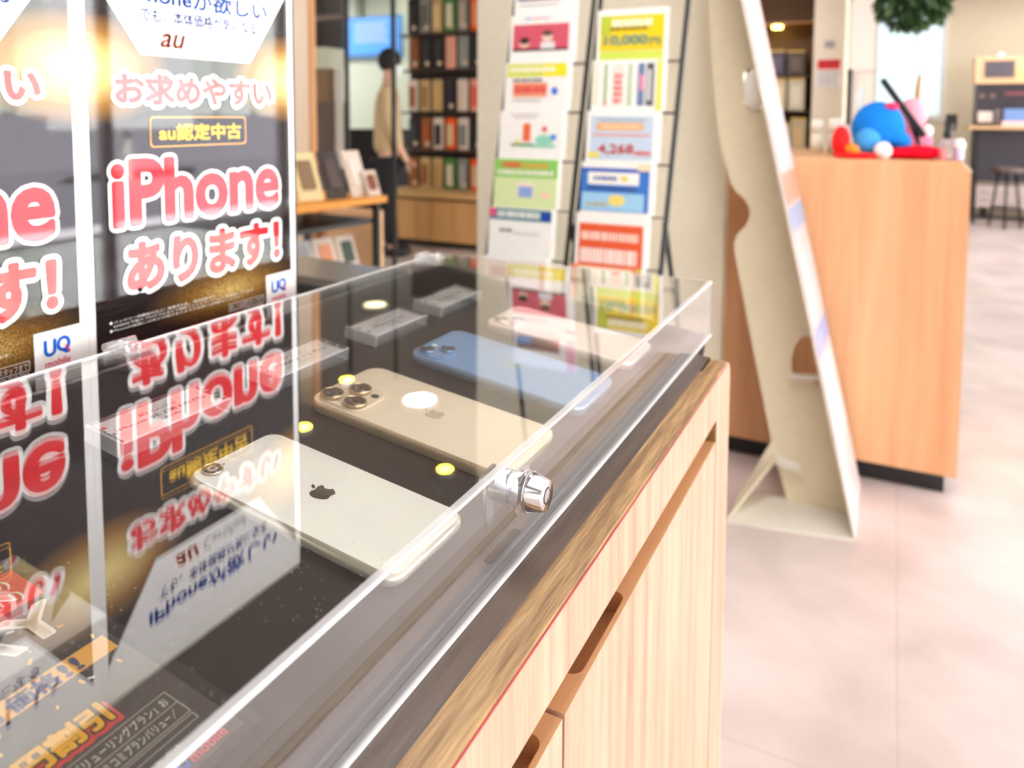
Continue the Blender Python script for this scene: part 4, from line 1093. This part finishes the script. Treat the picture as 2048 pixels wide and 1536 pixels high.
# ------------------------------------------------------------------ right rear: product shelf, notices, partition, plant, coffee corner
t = thing('product_shelf', 'dark brown product shelf lit by a yellow lamp beyond the standee', 'shelf', (-1.05, 8.15, ZF))
SHB = mat('shelf_brown', (74, 54, 42), 0.5)
g = G(); g.box(-1.42, -0.72, 8.30, 8.34, ZF, 1.35); part('back_panel', g, mat('shelf_back', (120, 84, 50), 0.6), t)
g = G(); g.box(-0.735, -0.705, 7.98, 8.34, ZF, 1.35); part('side_panel', g, SHB, t)
g = G(); g.box(-1.45, -1.42, 7.98, 8.34, ZF, 1.35); part('side_panel', g, SHB, t)
for z in (-0.35, 0.055, 0.405, 0.93):
    g = G(); g.box(-1.42, -0.735, 8.0, 8.30, z - 0.02, z); part('shelf_board', g, SHB if z < 0.9 else mat('canopy_wood', (190, 130, 80), 0.5), t)
g = G(); g.lathe([(0.05, 0), (0.05, 0.03)], (-1.10, 8.12, 0.88), 'Z', n=20); part('lamp', g, mat('yellow_lamp', (255, 240, 130), 0.5, emit=9.0), t)
GRP = 'boxed products on the dark shelf'
rows = ((0.406, [(-1.26, .15, .22, (206, 172, 120), 'tan'), (-1.08, .15, .25, (92, 84, 100), 'grey and violet'), (-0.90, .16, .24, (98, 82, 74), 'dark brown')]),
        (0.056, [(-1.22, .14, .31, (222, 206, 170), 'cream'), (-1.06, .14, .32, (232, 214, 176), 'cream with a yellow rim'), (-0.89, .15, .32, (224, 216, 190), 'pale cream')]),
        (-0.349, [(-1.20, .16, .30, (230, 212, 180), 'sand coloured'), (-1.02, .15, .28, (236, 220, 190), 'pale sand'), (-0.86, .14, .33, (206, 190, 160), 'dull sand')]))
for ri, (z, it) in enumerate(rows):
    for x, w_, h_, c, nm in it:
        t = thing('product_box', '%s box on the %s level of the dark product shelf' % (nm, ('upper', 'middle', 'lower')[ri]), 'box', (x, 8.1, z), GRP)
        g = G(); g.box(x - w_ / 2, x + w_ / 2, 8.02, 8.16, z, z + h_); part('carton', g, mat('box_%d_%d_%d' % c, c, 0.5), t)
        g = G(); g.box(x - w_ * .3, x + w_ * .3, 8.016, 8.02, z + h_ * .15, z + h_ * .75); part('front_label', g, mat('boxl_%d' % c[0], tuple(min(255, v + 24) for v in c), 0.4), t)
        g = G(); g.box(x - w_ / 2 - .002, x + w_ / 2 + .002, 8.014, 8.165, z + h_ * .93, z + h_ + .002); part('lid_band', g, mat('box_band', (232, 196, 110), 0.5), t)
# notices on the column
YN = 7.497
g = G(); g.box(-0.605, -0.515, YN - 0.004, YN, 0.615, 0.68); t = thing('notice', 'small grey picture notice on the cream column above the red one', 'notice', (-0.56, YN, 0.615))
part('sheet', g, mat('notice_grey', (196, 188, 184), 0.5), t)
g = G(); g.box(-0.60, -0.52, YN - 0.006, YN - 0.004, 0.672, 0.676); g2 = G(); g2.box(-0.60, -0.52, YN - 0.006, YN - 0.004, 0.62, 0.672); part('picture', g2, mat('notice_picture', (160, 152, 156), 0.5), t); part('frame_line', g, BLACK, t)
t = thing('notice', 'red and white notice with dense black print on the cream column', 'notice', (-0.545, YN, 0.28))
g = G(); g.box(-0.66, -0.46, YN - 0.004, YN, 0.265, 0.52); part('sheet', g, PAPER, t)
g = G(); g.box(-0.655, -0.465, YN - 0.006, YN - 0.004, 0.425, 0.515); part('header', g, mat('notice_red', (222, 34, 34), 0.5), t)
g = G()
for k in range(4):
    x = -0.64
    while x < -0.48:
        l = random.uniform(0.008, 0.03); g.box(x, x + l, YN - 0.0075, YN - 0.006, 0.45 + k * 0.016, 0.457 + k * 0.016); x += l + 0.012
part('header_print', g, mat('notice_ink', (60, 40, 40), 0.6), t)
g = G()
for k in range(7):
    x = -0.65
    while x < -0.48:
        l = random.uniform(0.006, 0.02); g.box(x, x + l, YN - 0.0055, YN - 0.004, 0.275 + k * 0.021, 0.286 + k * 0.021); x += l + 0.010
part('print_lines', g, mat('notice_ink', (60, 40, 40), 0.6), t)
# white partition with a black post
t = thing('partition_screen', 'white upright partition screen with a black post right of the column', 'partition', (-0.28, 7.3, ZF))
g = G(); g.box(-0.375, -0.185, 7.30, 7.36, 0.40, 1.49); part('upper_panel', g, mat('panel_warm_white', (250, 238, 226), 0.5), t)
g = G(); g.box(-0.352, -0.185, 7.32, 7.36, ZF, 0.40); part('lower_panel', g, mat('panel_cream', (246, 232, 220), 0.5), t)
g = G(); g.box(-0.392, -0.353, 7.28, 7.33, ZF, 0.41); part('post', g, mat('post_black', (54, 46, 50), 0.4), t)
# ball topiary
t = thing('potted_tree', 'ball-shaped green potted tree on a thin stem by the frosted window', 'potted plant', (0.135, 6.0, ZF))
g = G()
g.ball((0.075, 6.0, 0.80), (0.155, 0.155, 0.135), bump=0.05)
for k in range(560):
    a, b_ = random.uniform(0, 2 * math.pi), math.acos(random.uniform(-1, 1))
    r = 0.21 * random.uniform(0.55, 1.0) ** 0.5
    c = Vector((0.075 + r * math.sin(b_) * math.cos(a), 6.0 + r * math.sin(b_) * math.sin(a), 0.80 + r * 0.85 * math.cos(b_)))
    d = (c - Vector((0.075, 6.0, 0.82))).normalized(); d.z -= 0.7; d.normalize()
    s_ = d.cross(Vector((random.uniform(-1, 1), random.uniform(-1, 1), random.uniform(-1, 1)))).normalized()
    n_ = d.cross(s_); L_ = random.uniform(0.06, 0.10); w_ = L_ * 0.28
    b0 = len(g.v)
    g.v += [tuple(c), tuple(c + d * L_ * .35 + s_ * w_ + n_ * .006), tuple(c + d * L_), tuple(c + d * L_ * .35 - s_ * w_ + n_ * .006), tuple(c + d * L_ * .45)]
    g.face((b0, b0 + 1, b0 + 4), k % 3); g.face((b0 + 1, b0 + 2, b0 + 4), k % 3); g.face((b0 + 4, b0 + 2, b0 + 3), k % 3); g.face((b0, b0 + 4, b0 + 3), k % 3)
fo = part('foliage', g, [mat('leaf_dark', (44, 74, 40), 0.5), mat('leaf_mid', (66, 100, 56), 0.45), mat('leaf_light', (104, 130, 90), 0.4)], t); fo['kind'] = 'stuff'
g = G(); g.tube([(0.085, 6.0, 0.78), (0.110, 6.0, 0.55), (0.145, 6.0, 0.30), (0.150, 6.0, -0.62)], [0.004, 0.006, 0.007, 0.009]); part('stem', g, mat('stem_pale', (200, 206, 190), 0.6), t)
g = G(); g.tube([(0.137, 5.98, 0.285), (0.130, 5.98, 0.20), (0.122, 5.98, 0.05), (0.13, 6.0, -0.7)], [0.010, 0.016, 0.014, 0.012]); part('support_stake', g, mat('stake_wood', (190, 140, 70), 0.6), t)
g = G(); g.lathe([(0.14, 0), (0.19, 0.5), (0.20, 0.52), (0.18, 0.52), (0.17, 0.47)], (0.14, 6.0, ZF), 'Z', n=28); part('pot', g, WHITE, t)
# coffee corner
OAK = mat('oak_box', (244, 196, 152), 0.5)
t = thing('coffee_table', 'high black table with a wooden top in the far right corner', 'table', (1.3, 10.1, ZF))
g = G(); g.box(0.735, 2.1, 9.85, 10.4, -0.135, -0.10); part('tabletop', g, mat('table_oak', (226, 182, 132), 0.5), t)
for x, y in ((0.80, 9.90), (2.03, 9.90), (0.80, 10.33), (2.03, 10.33)):
    g = G(); g.box(x, x + 0.035, y, y + 0.035, ZF, -0.135); part('leg', g, BLACK, t)
g = G(); g.box(0.84, 2.05, 10.34, 10.37, -0.75, -0.135); part('back_panel', g, mat('panel_charcoal', (70, 66, 76), 0.5), t)
g = G(); g.box(0.81, 2.05, 9.905, 9.93, ZF + 0.06, ZF + 0.095); part('foot_rail', g, BLACK, t)
t = thing('drinks_station', 'black drinks station with a wooden monitor cabinet on the far right table', 'drinks machine', (1.3, 10.15, -0.10))
g = G(); g.box(0.80, 2.0, 9.98, 10.32, -0.10, 0.37); part('black_body', g, mat('station_black', (56, 50, 56), 0.4), t)
g = G(); g.box(0.775, 2.0, 9.95, 10.33, 0.37, 0.665); part('wood_cabinet', g, OAK, t)
g = G(); g.box(0.865, 1.145, 9.94, 9.95, 0.435, 0.62); part('screen', g, mat('screen_dark', (96, 90, 98), 0.25), t)
g = G(); g.box(1.17, 1.33, 9.94, 9.95, 0.40, 0.53); part('yellow_label', g, mat('label_yellow', (252, 222, 140), 0.5), t)
g = G(); g.box(0.82, 0.965, 9.965, 9.98, -0.06, 0.06); o = part('white_window', g, mat('cup_window', (236, 222, 212), 0.4), t); bevelled(o, 0.02, 4)
g = G()
for k in range(5): g.box(0.985, 1.045, 9.972, 9.98, -0.07 + k * 0.033, -0.055 + k * 0.033)
part('print_lines', g, mat('print_pale', (190, 176, 176), 0.5), t)
for x in (0.855, 0.955):
    g = G(); g.lathe([(0.028, 0), (0.028, 0.012)], (x, 9.968, 0.235), 'Y', n=16); part('cup_symbol', g, mat('symbol_brown', (130, 106, 96), 0.5), t)
g = G(); g.box(1.07, 1.30, 9.968, 9.98, 0.245, 0.275); part('red_print', g, mat('print_dark_red', (150, 76, 84), 0.5), t)
g = G(); g.box(1.06, 1.36, 9.86, 9.90, -0.10, 0.09); single('price_board', g, mat('board_blue', (120, 150, 206), 0.5), 'blue board standing on the far right wooden table', 'sign')
t = thing('flyer_stack', 'pinkish stack of flyers lying on the far right wooden table', 'flyers', (1.28, 9.80, -0.10))
g = G(); g.box(1.04, 1.40, 9.855, 9.859, -0.10, -0.045); part('front_sheet', g, mat('flyer_pink', (250, 206, 196), 0.5), t)
g = G(); g.lathe([(0.034, 0), (0.035, 0.02), (0.024, 0.042), (0.006, 0.05)], (1.02, 10.05, 0.665), 'Z', n=18)
single('sensor_dome', g, mat('dome_white', (250, 240, 248), 0.3), 'small white dome on top of the wooden monitor cabinet', 'dome')
def stool(lb, x, y):
    t = thing('bar_stool', lb, 'stool', (x, y, ZF), 'stools under the far right table')
    g = G(); g.lathe([(0.15, 0.60), (0.16, 0.62), (0.16, 0.645), (0.13, 0.66)], (x, y, ZF), 'Z', n=22); part('seat', g, mat('stool_seat', (96, 78, 76), 0.5), t)
    for k in range(3):
        a = 2 * math.pi * k / 3 + 0.4
        g = G(); g.tube([(x + 0.09 * math.cos(a), y + 0.09 * math.sin(a), ZF + 0.60), (x + 0.17 * math.cos(a), y + 0.17 * math.sin(a), ZF)], 0.013); part('leg', g, BLACK, t)
    g = G(); g.tube([(x + 0.14 * math.cos(q * math.pi / 10), y + 0.14 * math.sin(q * math.pi / 10), ZF + 0.22) for q in range(21)], 0.009); part('foot_ring', g, BLACK, t)
stool('dark bar stool at the left under the far right table', 1.10, 9.72)
stool('dark bar stool cut by the right edge under the far right table', 1.52, 9.74)
g = G()
for k in range(3): g.box(0.87, 2.0, 10.42 - 0.02 * k, 10.425 - 0.02 * k, -1.06 + k * .09, -0.98 + k * .09)
t = thing('bench', 'pale slatted bench standing behind the far right table', 'bench', (1.45, 10.6, ZF))
part('slats', g, mat('slat_pale', (226, 206, 202), 0.5), t)
for x in (0.95, 1.95):
    g = G(); g.box(x, x + 0.05, 10.43, 10.8, ZF, -0.82); part('leg', g, BLACK, t)
g = G(); g.box(0.87, 2.0, 10.43, 10.85, -0.82, -0.79); part('seat', g, mat('bench_seat', (210, 190, 186), 0.5), t)

# ------------------------------------------------------------------ accessory wall, low cabinet, person, display table on the left
t = thing('low_cabinet', 'long low wooden cabinet with a black kickboard under the accessory wall', 'cabinet', (-3.5, 6.0, ZF))
g = G(); g.box(-4.32, -1.6, 5.74, 6.27, ZF + 0.06, -0.775); part('body', g, LOWW, t)
g = G(); g.box(-4.28, -1.65, 5.79, 6.25, ZF, ZF + 0.06); part('kickboard', g, BLACK, t)
g = G(); g.box(-4.32, -1.6, 5.70, 6.27, -0.745, -0.71); part('top', g, mat('cabinet_top', (232, 186, 124), 0.5), t)
g = G(); g.box(-4.30, -1.62, 5.76, 6.26, -0.775, -0.745); part('shadow_gap', g, mat('gap_brown', (110, 80, 40), 0.6), t)
t = thing('pegboard_rack', 'dark pegboard rack full of phone cases on the low wooden cabinet', 'display rack', (-3.5, 6.25, -0.71))
g = G(); g.box(-4.30, -1.7, 6.28, 6.33, -0.71, 1.49); part('back_board', g, mat('peg_dark', (52, 40, 34), 0.6), t)
rowz = [-0.68, -0.30, 0.06, 0.46, 0.80]
for z in rowz[1:]:
    g = G(); g.box(-4.30, -1.7, 6.10, 6.28, z - 0.055, z - 0.035); part('shelf_board', g, SHB, t)
OR, BK, BR_, GN, GY, WH, PK, TN = (248, 92, 14), (38, 34, 36), (150, 86, 44), (84, 142, 60), (140, 144, 138), (236, 216, 202), (246, 170, 150), (204, 170, 116)
rowsC = [
    [(BR_, BR_, 'brown'), (TN, BR_, 'tan'), (TN, (190, 150, 90), 'sand'), (GN, WH, 'green and white'), (GY, (170, 174, 170), 'grey'), (OR, (224, 190, 150), 'orange'), (WH, WH, 'white')],
    [(BK, (60, 60, 66), 'black'), (BR_, (176, 84, 44), 'rust brown'), (WH, BK, 'white and black'), (OR, (226, 206, 166), 'bright orange'), (WH, (130, 140, 146), 'white and grey'), (BK, BK, 'black leather'), (WH, PK, 'white and pink')],
    [(WH, (160, 92, 64), 'white and brown'), (TN, (160, 124, 70), 'gold'), (TN, (214, 170, 110), 'light tan'), (BK, (48, 30, 60), 'black and purple'), (WH, (236, 214, 200), 'pale white'), (PK, (240, 100, 90), 'coral pink'), (WH, WH, 'plain white')],
    [(BR_, (140, 90, 54), 'chestnut'), (BK, (52, 44, 48), 'dull black'), (BK, (46, 42, 46), 'charcoal'), (PK, (230, 176, 144), 'peach pink'), (GY, (150, 154, 148), 'silver grey'), (BK, BK, 'deep black'), (GY, GY, 'mid grey')],
    [(BK, (60, 50, 54), 'soot black'), (GY, (100, 100, 96), 'slate grey'), (TN, (236, 206, 150), 'pale yellow'), (GN, (236, 220, 196), 'green and cream'), (GY, (190, 172, 150), 'stone grey'), (OR, (240, 150, 96), 'orange and white'), (WH, (220, 210, 190), 'ivory')]]
RN = ('bottom', 'fourth', 'third', 'second', 'top')
for ri, row in enumerate(rowsC):
    z = rowz[ri] - 0.03
    for ci, (cc, pc, nm) in enumerate(row):
        x = -4.16 + ci * 0.138 + (0.01 if ri % 2 else 0)
        h_ = 0.30 if ri != 4 else 0.33
        t = thing('phone_case_package', '%s phone case package on the %s row of the accessory wall' % (nm, RN[ri]), 'phone case', (x, 6.13, z), 'phone case packages on the accessory wall')
        g = G(); g.box(x - 0.056, x + 0.056, 6.115, 6.135, z, z + h_); o = part('package', g, mat('pk_%d_%d_%d' % cc, cc, 0.4), t); bevelled(o, 0.01, 2)
        g = G(); g.prism([(p[0] + x, p[1] + z + h_ * 0.46) for p in rr_pts(0, 0, 0.062, h_ * 0.66, 0.012, 4)], 'Y', 6.105, 6.1148); part('case', g, mat('pc_%d_%d_%d' % pc, pc, 0.35), t)
        if cc in (BK, BR_, GY, GN):
            g = G(); g.lathe([(0.022, 0), (0.022, 0.003)], (x + 0.028, 6.101, z + 0.05), 'Y', n=14); part('sticker', g, mat('sticker_cream', (232, 206, 176), 0.5), t)

# wall screen
t = thing('wall_screen', 'blue information screen hanging on the pale wall behind the person', 'screen', (-5.9, 7.55, 0.70))
g = G(); g.box(-6.46, -5.32, 7.55, 7.62, 0.69, 1.19); part('housing', g, mat('screen_frame', (96, 150, 214), 0.4), t)
g = G(); g.box(-6.43, -5.35, 7.543, 7.55, 0.735, 1.165); part('display', g, mat('screen_blue', (84, 156, 246), 0.3, emit=0.55), t)
g = G()
for k in range(9): g.box(-5.98, -5.5 + random.uniform(-.05, .05), 7.540, 7.543, 0.87 + k * 0.028, 0.882 + k * 0.028)
g.box(-6.38, -6.22, 7.540, 7.543, 0.80, 0.86)
part('text_lines', g, mat('screen_lines', (176, 190, 246), 0.4, emit=0.5), t)
g = G(); g.lathe([(0.045, 0), (0.045, 0.003)], (-6.12, 7.540, 1.02), 'Y', n=18); part('emblem', g, mat('screen_deep_blue', (10, 70, 220), 0.4, emit=0.4), t)
g = G(); g.box(-5.98, -5.90, 7.56, 7.62, 1.19, 1.42); part('bracket', g, mat('bracket_grey', (150, 160, 140), 0.5), t)

# person in a beige jacket, seen from behind
def skinned(name, nodes, edges, mats, parent, sub=2, root=0):
    """body grown from a skeleton: nodes are (x, y, z, radius)"""
    ro = parent
    while ro.parent: ro = ro.parent
    og = ro['org']
    me = bpy.data.meshes.new(name)
    me.from_pydata([(n[0] - og[0], n[1] - og[1], n[2] - og[2]) for n in nodes], edges, [])
    o = bpy.data.objects.new(name, me); COL.objects.link(o)
    md = o.modifiers.new('skin', 'SKIN'); md.use_smooth_shade = True
    for i, n in enumerate(nodes):
        sv = me.skin_vertices[0].data[i]
        rx = n[3] if not isinstance(n[3], tuple) else n[3][0]; ry = n[3] if not isinstance(n[3], tuple) else n[3][1]
        sv.radius = (rx, ry); sv.use_root = (i == root)
    sd = o.modifiers.new('sub', 'SUBSURF'); sd.levels = sub; sd.render_levels = sub
    dg = bpy.context.evaluated_depsgraph_get()
    m2 = bpy.data.meshes.new_from_object(o.evaluated_get(dg))
    m2.materials.clear()
    for m_ in mats: m2.materials.append(m_)
    bpy.data.objects.remove(o)
    r = bpy.data.objects.new(name, m2); COL.objects.link(r); r.parent = parent
    return r
PX, PY = -3.82, 5.25
per = thing('person', 'person with black hair in a beige jacket and dark trousers, seen from behind', 'person', (PX, PY, ZF))
SKIN = mat('skin', (226, 180, 152), 0.55)
JKT = mat('beige_jacket', (206, 180, 142), 0.8)
TRS = mat('dark_trousers', (24, 22, 32), 0.8)
# body: one continuous surface (pelvis, spine, neck, head, arms with hands, legs)
n = [(PX, PY, -0.30, (.135, .095)), (PX, PY + .0, -0.12, (.12, .085)), (PX, PY - .01, 0.06, (.15, .095)), (PX, PY, 0.20, (.14, .085)), (PX, PY + .01, 0.285, .052), (PX + .01, PY + .02, 0.35, .058), (PX + .015, PY + .03, 0.43, .085), (PX + .015, PY + .03, 0.50, .066)]
e = [(i, i + 1) for i in range(7)]
for sx in (-1, 1):
    b = len(n)
    n += [(PX + sx * .150, PY, 0.185, .052), (PX + sx * .172, PY, -0.06, .042), (PX + sx * .180, PY + .08, -0.27, .034), (PX + sx * .180, PY + .12, -0.34, .028), (PX + sx * .18, PY + .15, -0.40, .020)]
    e += [(3, b), (b, b + 1), (b + 1, b + 2), (b + 2, b + 3), (b + 3, b + 4)]
    b = len(n)
    n += [(PX + sx * .085, PY, -0.38, .085), (PX + sx * .09, PY - .01, -0.74, .058), (PX + sx * .095, PY + .02, -1.12, .040), (PX + sx * .10, PY + .10, -1.165, .032)]
    e += [(0, b), (b, b + 1), (b + 1, b + 2), (b + 2, b + 3)]
skinned('body', n, e, [SKIN], per)
per.rotation_euler.z = math.radians(-52)
# clothes and hair follow the body
n = [(PX, PY, -0.36, (.185, .150)), (PX, PY, -0.20, (.165, .130)), (PX, PY - .01, 0.06, (.160, .12)), (PX, PY, 0.20, (.138, .105)), (PX, PY + .01, 0.265, .072)]
e = [(i, i + 1) for i in range(4)]
for sx in (-1, 1):
    b = len(n)
    n += [(PX + sx * .152, PY, 0.185, .070), (PX + sx * .176, PY, -0.06, .058), (PX + sx * .183, PY + .08, -0.265, .048)]
    e += [(3, b), (b, b + 1), (b + 1, b + 2)]
skinned('jacket', n, e, [JKT], per)
n = [(PX, PY, -0.27, (.15, .115))]; e = []
for sx in (-1, 1):
    b = len(n)
    n += [(PX + sx * .085, PY, -0.40, .10), (PX + sx * .09, PY - .01, -0.74, .076), (PX + sx * .095, PY + .02, -1.11, .062)]
    e += [(0, b), (b, b + 1), (b + 1, b + 2)]
skinned('trousers', n, e, [TRS], per)
g = G(); g.ball((PX + .012, PY + .012, 0.450), (.088, .098, .105), nu=24, nv=16); part('hair', g, mat('black_hair', (22, 18, 20), 0.6), per)
g = G(); g.ball((PX + .075, PY + .075, 0.36), (.042, .05, .055), rot=Matrix.Rotation(math.radians(15), 3, 'Y')); part('face_mask', g, mat('mask_white', (232, 244, 238), 0.7), per)
for sx in (-1, 1):
    g = G(); g.ball((PX + sx * .095, PY + .055, ZF + 0.045), (.05, .13, .045)); part('shoe', g, BLACK, per)
    for fi in range(5):                                   # fingers hang from the palm, thumb forward at the side
        bx = PX + sx * .18 + (fi - 2) * .014
        L_ = (0.055, 0.075, 0.082, 0.076, 0.060)[fi]
        g = G()
        if fi == 0: g.tube([(PX + sx * .165, PY + .175, -0.385), (PX + sx * .150, PY + .205, -0.415), (PX + sx * .150, PY + .215, -0.44)], [.010, .009, .007])
        else: g.tube([(bx, PY + .15, -0.405), (bx, PY + .165, -0.405 - L_ * .5), (bx, PY + .16, -0.405 - L_)], [.009, .0085, .007])
        part('finger', g, SKIN, per)

# orange display table with phone-case displays
t = thing('display_table', 'wood-topped display table on black metal legs left of the low cabinet', 'table', (-2.75, 3.1, ZF))
g = G(); g.prism([(-2.605, 2.55), (-2.50, 3.42), (-3.10, 3.46), (-3.15, 2.55)], 'Z', -0.485, -0.45); part('tabletop', g, mat('table_orange', (246, 162, 46), 0.45), t)
for x, y in ((-2.545, 3.38), (-3.06, 3.40), (-2.63, 2.60), (-3.10, 2.60)):
    g = G(); g.box(x - .016, x + .016, y - .016, y + .016, ZF, -0.485); part('leg', g, BLACK, t)
g = G(); g.prism([(-2.64, 2.58), (-2.55, 3.38), (-3.06, 3.40), (-3.10, 2.58)], 'Z', -0.60, -0.575); part('under_frame', g, BLACK, t)
g = G(); g.prism([(-2.64, 2.58), (-2.55, 3.38), (-3.06, 3.40), (-3.10, 2.58)], 'Z', -0.87, -0.85); part('lower_shelf', g, mat('lower_shelf_grey', (120, 112, 104), 0.4), t)
def leaner(name, lb, cat, x, y, w_, h_, z, c, pc, tilt=24, yaw=75, group=None, foot=True):
    R = Matrix.Rotation(math.radians(yaw), 3, 'Z') @ Matrix.Rotation(math.radians(-tilt), 3, 'X')
    t = thing(name, lb, cat, (x, y, z + 0.004), group, R)
    g = G(); g.box(-w_ / 2, w_ / 2, 0, 0.012, 0, h_); o = part('board', g, mat('lb_%d_%d_%d' % c, c, 0.5), t, True); bevelled(o, 0.004, 2)
    g = G(); g.prism([(p[0], p[1] + h_ * .52) for p in rr_pts(0, 0, w_ * .55, h_ * .6, .012, 4)], 'Y', -0.008, -0.0002); part('sample_case', g, mat('lc_%d_%d_%d' % pc, pc, 0.4), t, True)
    return t
DG = 'phone case displays on the orange wood table'
leaner('case_display', 'pale yellow phone case display nearest the poster divider', 'display', -2.70, 2.84, 0.15, 0.25, -0.45, (250, 226, 170), (120, 96, 76), group=DG)
leaner('case_display', 'cream phone case display second from the poster divider', 'display', -2.66, 3.00, 0.15, 0.27, -0.45, (246, 222, 170), (150, 120, 92), group=DG)
leaner('case_display', 'dark brown phone case display between the cream and white ones', 'display', -2.62, 3.155, 0.13, 0.27, -0.45, (70, 58, 56), (96, 82, 80), group=DG)
leaner('case_display', 'white phone case display nearest the table end', 'display', -2.58, 3.30, 0.12, 0.27, -0.45, (240, 220, 206), (250, 236, 226), group=DG)
leaner('case_display', 'small white card with a brown patch at the table end', 'display', -2.535, 3.36, 0.09, 0.15, -0.45, (240, 216, 202), (150, 86, 60), group=DG)
DG2 = 'phone case displays on the lower shelf'
leaner('case_display', 'black and red phone case display on the lower shelf', 'display', -2.72, 2.84, 0.13, 0.20, -0.85, (60, 46, 44), (180, 60, 60), group=DG2)
leaner('case_display', 'grey phone case display on the lower shelf', 'display', -2.68, 2.98, 0.13, 0.20, -0.85, (206, 200, 200), (170, 166, 170), group=DG2)
leaner('case_display', 'white phone case display with orange patch on the lower shelf', 'display', -2.65, 3.12, 0.13, 0.20, -0.85, (244, 226, 212), (240, 160, 120), group=DG2)
leaner('case_display', 'white phone case display with dark stripe on the lower shelf', 'display', -2.61, 3.25, 0.12, 0.20, -0.85, (246, 228, 216), (70, 84, 70), group=DG2)
# wooden box panel and frame posts behind the table
g = G(); g.box(-3.38, -2.75, 3.66, 3.72, ZF + 0.0, -0.58)
single('wood_plinth', g, mat('plinth_peach', (246, 200, 152), 0.5), 'peach wooden plinth standing behind the display table', 'plinth')
t = thing('post_frame', 'black metal post frame standing between the display table and the person', 'frame', (-3.2, 4.2, ZF))
for x in (-3.405, -3.012):
    g = G(); g.box(x - .012, x + .012, 4.19, 4.215, ZF, 1.49); part('post', g, BLACK, t)
g = G(); g.box(-3.70, -3.417, 4.19, 4.21, 0.655, 0.69); part('cross_bar', g, mat('bar_grey_brown', (120, 106, 100), 0.4), t)
g = G(); g.box(-3.405, -3.012, 4.195, 4.21, ZF + 0.05, ZF + 0.08); part('cross_bar', g, BLACK, t)
# dark cabinet behind the narrow pillar, with a printer on it
t = thing('storage_rack', 'tall dark storage rack behind the narrow pillar, with a white device', 'rack', (-5.2, 5.9, ZF))
g = G(); g.box(-5.6, -5.07, 6.0, 6.3, ZF, 0.12); part('lower_cabinet', g, mat('rack_brown', (112, 92, 84), 0.5), t)
g = G(); g.box(-5.6, -5.15, 6.02, 6.3, 0.12, 0.46); part('mid_cabinet', g, mat('rack_tan', (150, 118, 90), 0.5), t)
g = G(); g.box(-5.6, -5.14, 6.0, 6.3, 0.46, 0.67); part('white_device', g, mat('device_white', (226, 226, 206), 0.4), t)
g = G(); g.box(-5.6, -5.14, 6.0, 6.3, 0.67, 1.2); part('upper_cabinet', g, mat('rack_dark', (52, 40, 40), 0.5), t)
g = G(); g.box(-5.06, -4.99, 6.05, 6.10, -0.55, 0.45); part('white_post', g, WHITE, t)
g = G(); g.box(-5.25, -4.62, 6.5, 6.9, ZF, -0.16)
single('black_cabinet', g, mat('bin_black', (52, 50, 54), 0.5), 'low black cabinet against the pale wall left of the person', 'cabinet')

# ------------------------------------------------------------------ ceiling downlights (seen as reflections in the case)
def downlight(lb, x, y, r, c, e):
    t = thing('downlight', lb, 'ceiling light', (x, y, ZC - 0.03), 'ceiling downlights')
    g = G(); g.lathe([(r * 1.25, 0.0), (r * 1.3, 0.01), (r * 1.2, 0.03)], (x, y, ZC - 0.03), 'Z', n=26); part('trim_ring', g, WHITE, t)
    g = G(); g.lathe([(r, -0.004), (r, 0.0)], (x, y, ZC - 0.03), 'Z', n=26); part('lens', g, mat('light_%d_%d' % (c[1], c[2]), c, 0.4, emit=e), t)
YL, WL = (255, 226, 60), (255, 250, 226)
downlight('small yellow downlight farthest left of the three yellow ones', -3.28, 4.01, 0.040, YL, 45)
downlight('small yellow downlight nearest the posters', -2.995, 3.27, 0.040, YL, 45)
downlight('small yellow downlight nearest the display counter', -1.99, 3.20, 0.036, YL, 45)
downlight('round white downlight over the display table', -2.63, 3.93, 0.095, WL, 45)
downlight('white downlight at the rear left of the shop', -4.84, 7.30, 0.13, WL, 10)
downlight('white downlight above the storage rack', -4.36, 5.76, 0.10, (255, 240, 190), 3.5)

# ------------------------------------------------------------------ street side
t = thing('building', 'pale low building with ribbed cladding across the street', 'building', (16, 8, -1.32))
g = G(); g.box(16, 22, -18, 40, -1.32, 6.5); part('walls', g, mat('facade_pale', (226, 232, 222), 0.7), t)
for k in range(40):
    y = -17 + k * 1.4
    g = G(); g.box(15.9, 16, y, y + 0.25, 0.0, 6.4); part('cladding_rib', g, mat('facade_rib', (206, 210, 200), 0.7), t)
g = G(); g.box(15.85, 16, -18, 40, -1.32, -0.05); part('plinth', g, mat('facade_plinth', (170, 166, 174), 0.7), t)
g = G(); g.box(12.0, 12.3, 8.3, 11.2, -0.3, 3.2)
t = thing('signboard', 'plain white signboard on a post across the street', 'sign', (12.1, 9.8, -1.32))
part('panel', g, mat('sign_white', (252, 252, 250), 0.5), t)
g = G(); g.box(12.1, 12.2, 9.7, 9.8, -1.32, -0.3); part('post', g, WHITE, t)
